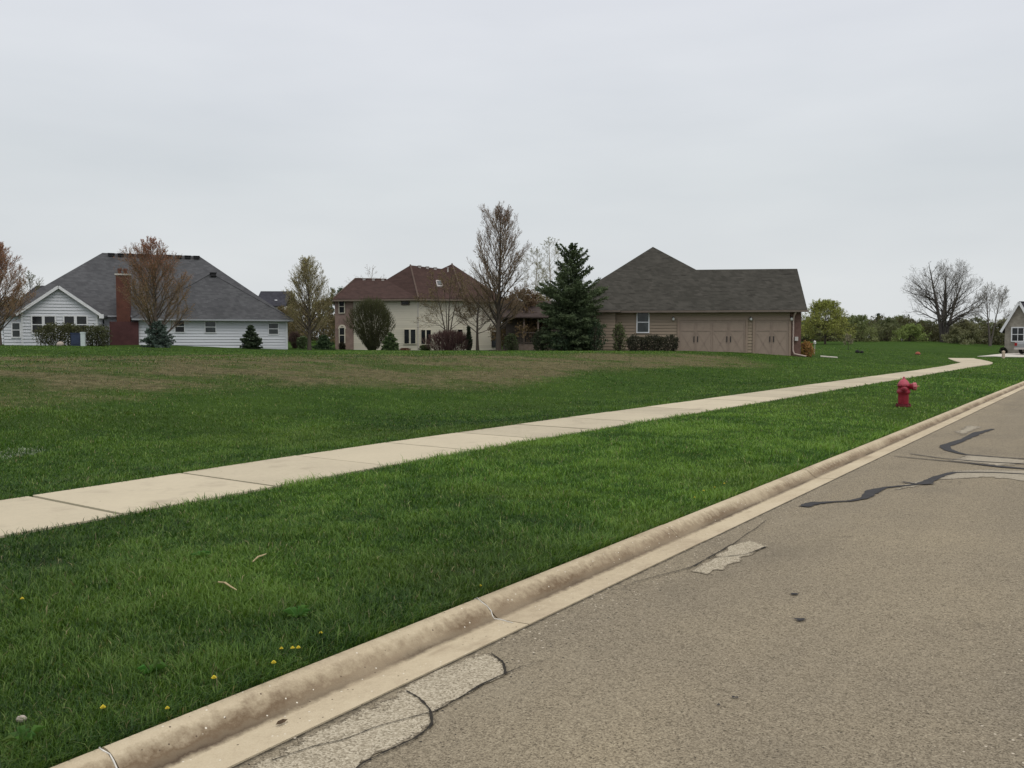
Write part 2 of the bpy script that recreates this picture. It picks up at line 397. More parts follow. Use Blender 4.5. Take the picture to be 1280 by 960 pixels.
# ------------------------------------------------------------------ mesh collector
class MB:
    def __init__(s): s.v = []; s.f = []; s.c = []; s.hascol = False
    def add(s, vs, fs, col=None):
        n = len(s.v); s.v.extend([tuple(map(float, p)) for p in vs]); s.f.extend([tuple(i+n for i in f) for f in fs])
        if col is not None: s.hascol = True
        s.c.extend([col or (1, 1, 1)]*len(vs))
    def quad(s, a, b, c, d, col=None): s.add([a, b, c, d], [(0, 1, 2, 3)], col)
    def box(s, x0, x1, y0, y1, z0, z1, col=None):
        vs = [(x, y, z) for z in (z0, z1) for y in (y0, y1) for x in (x0, x1)]
        s.add(vs, [(0, 2, 3, 1), (4, 5, 7, 6), (0, 1, 5, 4), (2, 6, 7, 3), (0, 4, 6, 2), (1, 3, 7, 5)], col)
    def obox(s, o, r, n, x0, x1, z0, z1, d0, d1, col=None):
        """box on a wall: r along, z up, n outward from depth d0 to d1"""
        o = np.array(o, float); r = np.array(r, float); n = np.array(n, float); up = np.array((0, 0, 1.))
        P = lambda x, z, d: tuple(o+r*x+up*z+n*d)
        vs = [P(x, z, d) for d in (d1, d0) for z in (z0, z1) for x in (x0, x1)]
        s.add(vs, [(0, 1, 3, 2), (4, 6, 7, 5), (0, 4, 5, 1), (2, 3, 7, 6), (0, 2, 6, 4), (1, 5, 7, 3)], col)
    def obar(s, a, b, n, w, d0, d1):
        """flat bar of width w from a to b on a wall with outward normal n"""
        a = np.array(a, float); b = np.array(b, float); n = np.array(n, float)
        t = (b-a)/np.linalg.norm(b-a); k = np.cross(n, t)*w/2
        vs = [a-k+n*d1, b-k+n*d1, b+k+n*d1, a+k+n*d1, a-k+n*d0, b-k+n*d0, b+k+n*d0, a+k+n*d0]
        s.add(vs, [(0, 1, 2, 3), (4, 7, 6, 5), (0, 4, 5, 1), (1, 5, 6, 2), (2, 6, 7, 3), (3, 7, 4, 0)])
    def prism(s, pts, z0, z1):
        n = len(pts)
        vs = [(x, y, z0) for x, y in pts]+[(x, y, z1) for x, y in pts]
        s.add(vs, [tuple(range(n-1, -1, -1)), tuple(range(n, 2*n))]+[(i, (i+1) % n, n+(i+1) % n, n+i) for i in range(n)])
    def tube(s, pts, rad, sides=5, col=None, cap=True):
        pts = [np.array(p, float) for p in pts]; n = len(pts)
        if not hasattr(rad, '__len__'): rad = [rad]*n
        vs = []; ref = None
        for i in range(n):
            t = pts[min(i+1, n-1)]-pts[max(i-1, 0)]; t = t/(np.linalg.norm(t)+1e-9)
            if ref is None:
                ref = np.cross(t, (0.31, .93, .2)); 
            ref = ref-t*np.dot(ref, t); ref = ref/(np.linalg.norm(ref)+1e-9); k = np.cross(t, ref)
            for j in range(sides):
                a = 2*math.pi*j/sides
                vs.append(pts[i]+rad[i]*(ref*math.cos(a)+k*math.sin(a)))
        fs = [(i*sides+j, i*sides+(j+1) % sides, (i+1)*sides+(j+1) % sides, (i+1)*sides+j) for i in range(n-1) for j in range(sides)]
        if cap: fs += [tuple(range(sides-1, -1, -1)), tuple(range((n-1)*sides, n*sides))]
        s.add(vs, fs, col)
    def lathe(s, prof, sides=20, o=(0, 0, 0), ax=(0, 0, 1), cap=True):
        ax = np.array(ax, float); ax /= np.linalg.norm(ax)
        r0 = np.cross(ax, (.0, 1., .1) if abs(ax[1]) < .9 else (1., 0, 0)); r0 /= np.linalg.norm(r0); k = np.cross(ax, r0); o = np.array(o, float)
        vs = [o+ax*h+r*(r0*math.cos(2*math.pi*j/sides)+k*math.sin(2*math.pi*j/sides)) for r, h in prof for j in range(sides)]
        fs = [(i*sides+j, i*sides+(j+1) % sides, (i+1)*sides+(j+1) % sides, (i+1)*sides+j) for i in range(len(prof)-1) for j in range(sides)]
        if cap: fs += [tuple(range(sides-1, -1, -1)), tuple(range((len(prof)-1)*sides, len(prof)*sides))]
        s.add(vs, fs)
    def build(s, name, mat, parent=None, smooth=False):
        me = bpy.data.meshes.new(name); me.from_pydata(s.v, [], s.f); me.update()
        if s.hascol:
            a = me.attributes.new('Col', 'FLOAT_COLOR', 'POINT')
            arr = np.ones((len(s.v), 4), np.float32); arr[:, :3] = np.array(s.c, np.float32)
            a.data.foreach_set('color', arr.ravel())
        if smooth: me.polygons.foreach_set('use_smooth', [True]*len(me.polygons))
        return link(name, me, mat, parent)
def link(name, me, mat, parent=None):
    me.materials.append(mat)
    o = bpy.data.objects.new(name, me); COL.objects.link(o)
    if parent: o.parent = parent
    return o
def npmesh(name, V, Fq, mat, col=None, parent=None, nper=4):
    """fast mesh from arrays; Fq (n, nper)"""
    me = bpy.data.meshes.new(name)
    me.vertices.add(len(V)); me.vertices.foreach_set('co', np.asarray(V, np.float32).ravel())
    if not isinstance(Fq, list): Fq = [Fq]
    loops = np.concatenate([f.ravel() for f in Fq]).astype(np.int32)
    tot = np.concatenate([np.full(len(f), f.shape[1]) for f in Fq]).astype(np.int32)
    start = np.concatenate([[0], np.cumsum(tot)[:-1]]).astype(np.int32)
    me.loops.add(len(loops)); me.loops.foreach_set('vertex_index', loops)
    me.polygons.add(len(tot)); me.polygons.foreach_set('loop_start', start)
    if col is not None:
        a = me.attributes.new('Col', 'FLOAT_COLOR', 'POINT')
        arr = np.ones((len(V), 4), np.float32); arr[:, :3] = col; a.data.foreach_set('color', arr.ravel())
    me.update(calc_edges=True); me.validate()
    return link(name, me, mat, parent)
def tag(o, label, cat, group=None):
    o['label'] = label; o['category'] = cat
    if group: o['group'] = group
    return o
def thing(name, label, cat, loc=(0, 0, 0), rz=0, group=None):
    o = bpy.data.objects.new(name, None); COL.objects.link(o); o.location = [float(c) for c in loc]; o.rotation_euler = (0, 0, rz)
    o.empty_display_size = .2
    return tag(o, label, cat, group)
def struct(o): o['kind'] = 'structure'; return o
def stuff(o, label=None, cat=None):
    o['kind'] = 'stuff'
    if label: tag(o, label, cat)
    return o

# ================================================================== CAMERA, SKY, SUN
cam_d = bpy.data.cameras.new('camera'); cam = bpy.data.objects.new('camera', cam_d); COL.objects.link(cam)
cam_d.sensor_width = 36; cam_d.lens = 36*F/1280; cam_d.clip_end = 5000; cam_d.clip_start = .05
cam.location = (0, 0, CAMH); cam.rotation_euler = (math.pi/2-PITCH, 0, 0)
SC.camera = cam
SUN_EL, SUN_AZ = R(60), R(150)
world = bpy.data.worlds.new('World'); SC.world = world; world.use_nodes = True
wt = world.node_tree; wt.nodes.clear(); g = N(wt)
wo = wt.nodes.new('ShaderNodeOutputWorld'); bg = wt.nodes.new('ShaderNodeBackground'); wt.links.new(bg.outputs[0], wo.inputs[0])
sky = wt.nodes.new('ShaderNodeTexSky'); sky.sky_type = 'NISHITA'; sky.sun_disc = False
sky.sun_elevation = SUN_EL; sky.sun_rotation = SUN_AZ; sky.air_density = 1.0; sky.dust_density = 3.0
d = g.n('ShaderNodeTexCoord').outputs['Generated']; dz = g.sep(d)
el = g.math('ADD', dz[2], g.math('MULTIPLY', g.math('SUBTRACT', g.noise(g.comb(dz[0], dz[1], g.math('MULTIPLY', dz[2], 3.0)), 1.6, 3, .5), .5), .10))
K = 10.0
def gk(c): return tuple(x*K for x in c)
deck = g.ramp(el, [(0.00, (0.757, 0.781, 0.788)), (0.10, (0.719, 0.749, 0.765)), (0.19, (0.697, 0.734, 0.757)), (0.28, (0.734, 0.765, 0.804)), (0.37, (0.773, 0.796, 0.845)), (0.60, (0.912, 0.921, 0.947)), (1.00, (1.038, 1.038, 1.047))])
soft = g.noise(g.comb(dz[0], dz[1], g.math('MULTIPLY', dz[2], 4.0)), 2.2, 4, .5)
deck = g.mix(1.0, deck, g.ramp(soft, [(.3, (.925, .932, .945)), (.7, (1.055, 1.05, 1.045))]), 'MULTIPLY')
deck = g.mix(1.0, deck, (K*.985, K*.985, K*.985), 'MULTIPLY')
low = g.math('GREATER_THAN', dz[2], -.03)      # nothing below the horizon: the ground is there
g.put(bg.inputs[0], g.mix(1.0, g.mix(.04, deck, sky.outputs[0]), low, 'MULTIPLY')); bg.inputs[1].default_value = .1
sl = bpy.data.lights.new('sun', 'SUN'); so = bpy.data.objects.new('sun', sl); COL.objects.link(so)
sl.energy = 1.1; sl.angle = R(35); sl.color = (1, .95, .88)
dirn = Vector((math.sin(SUN_AZ)*math.cos(SUN_EL), math.cos(SUN_AZ)*math.cos(SUN_EL), math.sin(SUN_EL)))
so.rotation_euler = dirn.to_track_quat('Z', 'Y').to_euler(); so.location = (0, -20, 40)
SC.view_settings.view_transform = 'Standard'; SC.view_settings.look = 'None'; SC.view_settings.gamma = 1; SC.view_settings.exposure = 0
SC.view_settings.use_curve_mapping = False
SC.render.engine = 'CYCLES'
SC.cycles.max_bounces = 6; SC.cycles.diffuse_bounces = 2; SC.cycles.glossy_bounces = 2; SC.cycles.transmission_bounces = 2; SC.cycles.transparent_max_bounces = 4
SC.cycles.use_denoising = True
try:
    SC.cycles.denoiser = 'OPENIMAGEDENOISE'; SC.cycles.denoising_input_passes = 'RGB_ALBEDO_NORMAL'; SC.cycles.denoising_prefilter = 'ACCURATE'
except Exception: pass

# ================================================================== THE GROUND
def dryness(x, y):
    """brown thatch on the rise beyond the walk"""
    s, t = ST(x, y)
    xx = x/y
    # band limits in forward distance
    near = 25+np.where(xx < 0, 18*xx, 60*xx)+8*(fbm(x*.12, y*.12, 21)-.5)
    far = 44+np.where(xx < 0, 16*xx, 40*xx)+6*(fbm(x*.1, y*.1, 31)-.5)
    m = ss((y-near)/5)*(1-ss((y-far)/4))*(1-ss((x-11)/6))*ss((t-12)/4)
    n = fbm(x*.22, y*.16, 41, 4); n2 = fbm(x*.7, y*.8, 43, 3); n3 = vnoise(x*2.6, y*2.2, 47)
    return np.clip(m*(.26+.95*np.clip(n*2.3+n2*1.9+n3*.7-2.15, 0, 1)), 0, 1)
def build_ground():
    t = np.unique(np.round(np.concatenate([np.array([-700, -400, -250, -150, -100, -70, -50, -40, -30, -24, -18, -14, -11, -9, -8, -7.4, T_FAR-.42, T_FAR-.38, -5, -2, 0, 2, 2.6, T_KERB-.025, T_KERB-.015]),
        np.arange(3.3, 12, .2), np.arange(12, 70, .45), np.arange(70, 130, 1.5), np.array([130, 140, 160, 190, 230, 300, 400, 700])]), 3))
    s = np.unique(np.round(np.concatenate([np.array([-700, -400, -200, -100, -60, -40, -30, -24, -20, -16]), np.arange(-13, 30, .35), np.arange(30, 110, .6), np.arange(110, 180, 2), np.array([180, 200, 230, 270, 330, 420, 550, 800])]), 3))
    S, T = np.meshgrid(s, t, indexing='ij')
    x, y = XY(S, T); z = terrain(x, y)
    V = np.stack([x.ravel(), y.ravel(), z.ravel()], 1)
    ns, ntt = S.shape; idx = np.arange(ns*ntt).reshape(ns, ntt)
    Fq = np.stack([idx[:-1, :-1].ravel(), idx[1:, :-1].ravel(), idx[1:, 1:].ravel(), idx[:-1, 1:].ravel()], 1)[:, ::-1]
    o = npmesh('ground', V, Fq, M['lawn'])
    a = o.data.attributes.new('Dry', 'FLOAT_COLOR', 'POINT'); dd = dryness(x.ravel(), np.where(np.abs(y.ravel()) < .1, .1, y.ravel()))
    arr = np.ones((len(V), 4), np.float32); arr[:, :3] = dd[:, None]; a.data.foreach_set('color', arr.ravel())
    o.data.polygons.foreach_set('use_smooth', [True]*len(o.data.polygons))
    return struct(o)
build_ground()

# -- road: one sheet with a slight crown
mb = MB()
ts = [T_FAR+.42, -5, -3.5, -2, -.5, 1, 2.0, T_ROAD-.003]
def crown(t): return .05*(1-((t+1.95)/4.66)**2)-.004
ss_ = [-40, -20, -10, -4, 0, 4, 8, 12, 16, 20, 30, 40, 60, 80, 110, 150]
V = []
for s in ss_:
    for t in ts: x, y = XY(s, t); V.append((x, y, crown(t)))
n = len(ts)
mb.add(V, [(i*n+j, (i+1)*n+j, (i+1)*n+j+1, i*n+j+1)[::-1] for i in range(len(ss_)-1) for j in range(n-1)])
struct(mb.build('road', M['asphalt'], smooth=True))

# -- kerb and gutter, cast in lengths
prof = [(2.71, -.12), (2.711, .0), (2.80, -.004), (2.91, -.010), (2.935, -.006), (2.953, .005), (2.978, .026), (3.005, .052), (3.032, .070), (3.06, .080), (3.085, .082), (3.10, .076), (3.108, .055), (3.109, -.12)]
def kerb_run(joints, flip=False):
    mb = MB(); rnd = random.Random(4)
    for a, b in zip(joints[:-1], joints[1:]):
        a += .006; b -= .006
        dz = rnd.uniform(-.003, .003); n = len(prof); V = []
        steps = max(2, int((b-a)/1.0)+1)
        for k in range(steps):
            s = a+(b-a)*k/(steps-1)
            for i, (t, z) in enumerate(prof):
                if flip: t = T_FAR+T_ROAD+.42-t
                x, y = XY(s, t); V.append((x, y, z+dz*(i > 0)))
        fs = [(k*n+j, (k+1)*n+j, (k+1)*n+j+1, k*n+j+1) for k in range(steps-1) for j in range(n-1)]
        fs += [tuple(range(n)), tuple(range((steps-1)*n, steps*n))[::-1]]
        if not flip: fs = [f[::-1] for f in fs]
        mb.add(V, fs)
    return mb
jts = [-30, -24, -18, -12, -8, -5, -1.6, 1.73, 4.04, 6.6, 10.5, 12.05, 14.4, 17.3, 20.4, 23.4, 26.5, 29.5, 32.5]+[35.5+3*i for i in range(38)]
struct(kerb_run(jts).build('kerb', M['kerb'], smooth=False))
struct(kerb_run(jts[::2], True).build('kerb', M['kerb']))
for sj in (1.73, 4.04):
    mb = MB(); rnd = random.Random(int(sj*10)); pts = []
    for i, (t, z) in enumerate(prof[1:-2]):
        if i < 1: continue
        x, y = XY(sj+.10*(t-3.08)+rnd.uniform(-.012, .012), t); pts.append((x, y, z+.004))
    mb.tube(pts, [.002+.002*rnd.random() for _ in pts], 5)
    struct(mb.build('joint_sealant', M['caulk']))

# -- sidewalk: cast panels with joints, curving off to the left beyond the hydrant
def walk_center():
    pts = [(-30.0, 7.92)]
    for s in np.arange(-29, 58, 1.0): pts.append((s, 7.92))
    for s, t in [(60, 7.92), (64, 7.95), (67, 8.1), (70, 8.4), (74, 9.1), (78, 9.95), (82, 10.85), (86, 11.7)]: pts.append((s, t))
    return np.array(pts)
WC = walk_center()
def walk_half(s): return .80+.2*ss((s-58)/6)
seg = np.hypot(*np.diff(WC, axis=0).T); cum = np.concatenate([[0], np.cumsum(seg)])
def wpt(l):
    s = np.interp(l, cum, WC[:, 0]); t = np.interp(l, cum, WC[:, 1])
    s2 = np.interp(l+.4, cum, WC[:, 0]); t2 = np.interp(l+.4, cum, WC[:, 1]); s1 = np.interp(l-.4, cum, WC[:, 0]); t1 = np.interp(l-.4, cum, WC[:, 1])
    dx, dy = s2-s1, t2-t1; k = math.hypot(dx, dy)
    return s, t, dx/k, dy/k
def walk_dist(x, y):
    s, t = ST(x, y)
    tc = np.interp(s, WC[:, 0], WC[:, 1]); sl = np.gradient(WC[:, 1], WC[:, 0]); m = np.interp(s, WC[:, 0], sl)
    return np.where(s < 86, np.abs(t-tc)/np.sqrt(1+m*m)-walk_half(s), 9)
def walk_z(x, y): return TZ(x, y)+.018+.03*float(ss((ST(x, y)[0]-50)/10))
mb = MB(); l = .62; rnd = random.Random(8)
while l < cum[-1]-1.7:
    L = 1.68
    rows = [0, .5, 1]; V = []; dz = rnd.uniform(-.004, .004); gap = .014 if rnd.random() < .6 else .022
    for q in rows:
        ll = l+gap+(L-2*gap)*q; s, t, ds, dt = wpt(ll); h = walk_half(s)
        for e in (-h, h):
            x, y = XY(s-dt*e, t+ds*e); z = walk_z(x, y)+dz
            V += [(x, y, z), (x, y, z-.09)]
    fs = []
    for q in range(2):
        a = q*4; b = a+4
        fs += [(a, b, b+2, a+2), (a, a+1, b+1, b), (a+2, b+2, b+3, a+3)]
    fs += [(0, 2, 3, 1), (8, 9, 11, 10)]
    mb.add(V, fs); l += L
struct(mb.build('sidewalk', M['walk']))

# -- driveways
def slab_sheet(name, poly, mat, lift=.03, thick=.12, step=1.2):
    """a slab that follows the ground: polygon in x, y cut into a grid"""
    P = np.array(poly); mb = MB()
    x0, y0 = P.min(0); x1, y1 = P.max(0)
    def inside(x, y):
        c = False; n = len(P)
        for i in range(n):
            (xa, ya), (xb, yb) = P[i], P[i-1]
            if (ya > y) != (yb > y) and x < (xb-xa)*(y-ya)/(yb-ya)+xa: c = not c
        return c
    # fan of quads between the two long sides
    return inside
def strip_slab(name, left, right, mat, lift=.04, n=24):
    """slab between two edge lines, following the ground"""
    mb = MB(); A = np.array(left, float); B = np.array(right, float)
    def along(P, q):
        d = np.concatenate([[0], np.cumsum(np.hypot(*np.diff(P, axis=0).T))]); l = q*d[-1]
        return np.array([np.interp(l, d, P[:, 0]), np.interp(l, d, P[:, 1])])
    V = []; m = 8
    for i in range(n+1):
        a = along(A, i/n); b = along(B, i/n)
        for j in range(m+1):
            p = a+(b-a)*j/m; z = max(TZ(*p), .0)+lift
            V.append((p[0], p[1], z))
    w = m+1
    fs = [(i*w+j, i*w+j+1, (i+1)*w+j+1, (i+1)*w+j) for i in range(n) for j in range(m)]
    base = len(V); edge = [i*w for i in range(n+1)]+[n*w+j for j in range(1, w)]+[i*w+m for i in range(n-1, -1, -1)]+[j for j in range(m-1, 0, -1)]
    V += [(V[e][0], V[e][1], V[e][2]-.15) for e in edge]
    k = len(edge)
    fs += [(edge[i], base+i, base+(i+1) % k, edge[(i+1) % k]) for i in range(k)]
    mb.add(V, fs); return struct(mb.build(name, mat, smooth=False))
dr_l = [(42.6, 78.5), (47, 82.0), (54, 86), (62, 90)]
dr_r = [(39.8, 70.5), (46, 71.5), (54, 76), (64, 81)]
strip_slab('driveway', [(42.4, 79.2), (46, 81.5), (50, 83.5), (58, 84.5)], [(43.0, 76.0), (46, 74.0), (52, 72.5), (62, 71)], M['drive'])
strip_slab('concrete_apron', [(23.2, 65.4), (24.4, 65.2)], [(22.9, 64.5), (24.1, 64.3)], M['drive'], .05, 6)

# -- wet spot in the lawn beyond the walk, its sheen put into blade colour
c = ground(18, 567)
PUD = (c[0], c[1])

# -- tar lines, worn patches, open cracks in the asphalt
def RZ(u, v, lift):
    p = plane(u, v, .03); 
    for _ in range(4):
        s, t = ST(p[0], p[1]); p = plane(u, v, crown(t)+lift)
    return p
def ribbon(pts, widths, mat, name, lift, seed=1, jit=.25, sub=6):
    rnd = random.Random(seed); P = [RZ(u, v, lift) for u, v in pts]
    D = np.array([p[:2] for p in P]); n = len(P); L = []; Wd = []
    for i in range(n-1):
        for k in range(sub): q = k/sub; L.append(D[i]*(1-q)+D[i+1]*q); Wd.append(widths[i]*(1-q)+widths[i+1]*q)
    L.append(D[-1]); Wd.append(widths[-1]); L = np.array(L)
    for _ in range(2): L[1:-1] = (L[:-2]+2*L[1:-1]+L[2:])/4
    V = []
    for i in range(len(L)):
        t = L[min(i+1, len(L)-1)]-L[max(0, i-1)]; t = t/np.linalg.norm(t); k = np.array([-t[1], t[0]])
        for sg in (-1, 1):
            p = L[i]+k*sg*Wd[i]/2*(1+jit*rnd.uniform(-1, 1)); s, tt = ST(*p)
            V.append((p[0], p[1], crown(tt)+lift))
    mb = MB(); mb.add(V, [(2*i, 2*i+1, 2*i+3, 2*i+2) for i in range(len(L)-1)])
    o = mb.build(name, mat)
    return struct(o)
def patch(pts, mat, name, lift, seed=1, amp=.03, inset=.05):
    rnd = random.Random(seed); P = [RZ(u, v, lift)[:2] for u, v in pts]; out = []
    n = len(P)
    for i in range(n):
        a, b = P[i], P[(i+1) % n]; d = b-a; L = np.linalg.norm(d); k = np.array([-d[1], d[0]])/L; m = max(2, int(L/.035))
        for j in range(m):
            q = j/m; p = a+d*q+k*rnd.uniform(-1, 1)*min(amp, L*.10)*(.35 if j == 0 else 1)
            s_, t_ = ST(*p)
            if t_ > 2.69: p = np.array(XY(s_, 2.69))
            out.append(p)
    c = np.mean(out, axis=0); n = len(out); Z = lambda q: crown(min(ST(*q)[1], T_ROAD-.01))+lift; inn = []
    for q in out:
        d = c-q; L = np.linalg.norm(d); inn.append(q+d/L*min(.30*L, inset))
    import bmesh
    bm = bmesh.new(); lay = bm.verts.layers.float_color.new('Edge')
    vo = [bm.verts.new((q[0], q[1], Z(q))) for q in out]; vi = [bm.verts.new((q[0], q[1], Z(q))) for q in inn]
    for v in vo: v[lay] = (0, 0, 0, 1)
    for v in vi: v[lay] = (1, 1, 1, 1)
    for i in range(n): bm.faces.new((vo[i], vo[(i+1) % n], vi[(i+1) % n], vi[i]))
    f = bm.faces.new(vi); bmesh.ops.triangulate(bm, faces=[f])
    me = bpy.data.meshes.new(name); bm.to_mesh(me); bm.free()
    o = link(name, me, mat)
    return struct(o)
patch([(290, 972), (432, 897), (508, 862), (541, 838), (585, 822), (612, 816), (629, 826), (632, 842), (600, 856), (572, 873), (548, 886), (541, 905), (515, 924), (480, 938), (450, 954), (420, 980)], M['worn'], 'worn_road_patch', .004, 3)
patch([(862, 714), (872, 708), (884, 703), (893, 694), (906, 689), (914, 681), (926, 678), (938, 675), (950, 679), (959, 682), (948, 687), (940, 694), (930, 695), (926, 702), (912, 705), (903, 713), (893, 712), (882, 718)], M['worn'], 'worn_road_patch', .004, 4, .07)
patch([(1170, 599), (1192, 588), (1230, 587), (1300, 588), (1300, 603), (1235, 596)], M['faint'], 'worn_road_patch', .004, 5, .05, .16)
patch([(1120, 612), (1138, 603), (1160, 600), (1152, 606)], M['faint'], 'worn_road_patch', .004, 6, .03, .16)
patch([(1184, 575), (1215, 568), (1300, 577), (1250, 582)], M['faint'], 'worn_road_patch', .004, 7, .05, .16)
patch([(1195, 540), (1212, 532), (1226, 533), (1205, 543)], M['faint'], 'worn_road_patch', .004, 8, .05, .16)
ribbon([(1005, 633), (1014, 629), (1040, 627), (1062, 626), (1082, 622), (1090, 614), (1106, 609), (1140, 606), (1158, 603), (1171, 596), (1192, 590), (1240, 590), (1310, 594)], [.10, .13, .055, .05, .075, .15, .06, .05, .12, .10, .06, .055, .05], M['tar'], 'crack_sealant', .009, 1)
ribbon([(1128, 602), (1148, 605), (1166, 604)], [.05, .04, .10], M['tar'], 'crack_sealant', .012, 2)
ribbon([(1241, 536), (1222, 541), (1206, 549), (1181, 557), (1184, 562), (1206, 568), (1245, 571), (1310, 575)], [.07, .15, .11, .16, .12, .06, .06, .05], M['tar'], 'crack_sealant', .009, 3)
ribbon([(1118, 570), (1160, 574), (1205, 578), (1250, 583), (1310, 588)], [.03, .04, .05, .12, .05], M['tar'], 'crack_sealant', .009, 4)
ribbon([(1138, 567), (1180, 573), (1230, 577), (1310, 581)], [.03, .035, .05, .04], M['tar'], 'crack_sealant', .009, 5)
for i, (u, v, r) in enumerate([(993, 742, .018), (1000, 774, .024), (918, 871, .009), (898, 880, .007)]):
    rnd = random.Random(i); P = []
    c = RZ(u, v, .008)
    for k in range(16):
        a = 2*math.pi*k/16; rr = r*(1+.55*rnd.uniform(-1, 1)); P.append((c[0]+1.3*rr*math.cos(a), c[1]+1.1*rr*math.sin(a), c[2]))
    mb = MB(); mb.add(P+[tuple(c)], [(k, (k+1) % 16, 16) for k in range(16)]); struct(mb.build('sealant_spot', M['tar']))
ck = M['crackfill']
ribbon([(508, 863), (524, 872), (537, 885), (541, 905), (520, 922), (488, 936), (450, 955), (430, 975)], [0.0072, 0.0084, 0.0120, 0.0108, 0.0084, 0.0084, 0.0084, 0.0084], ck, 'road_crack', .009, 11, .6)
ribbon([(540, 889), (510, 897), (470, 908), (430, 924), (392, 932), (340, 950)], [0.0072, 0.0048, 0.0048, 0.0060, 0.0048, 0.0048], ck, 'road_crack', .009, 12, .6)
ribbon([(541, 890), (573, 873), (600, 856), (632, 841), (655, 832), (690, 822)], [0.0072, 0.0072, 0.0096, 0.0072, 0.0036, 0.0024], ck, 'road_crack', .009, 13, .7)
ribbon([(632, 842), (630, 828), (614, 816)], [.012, .012, .006], ck, 'road_crack', .009, 14, .6)
ribbon([(915, 680), (898, 690), (880, 700), (866, 708), (848, 713), (820, 720), (790, 728)], [.008, .012, .009, .012, .010, .007, .005], ck, 'road_crack', .009, 15, .7)
ribbon([(885, 697), (910, 695), (935, 692), (957, 683)], [.01, .008, .008, .012], ck, 'road_crack', .010, 16, .6)
ribbon([(915, 681), (932, 668), (945, 660), (958, 650)], [.007, .006, .006, .004], ck, 'road_crack', .009, 17, .7)

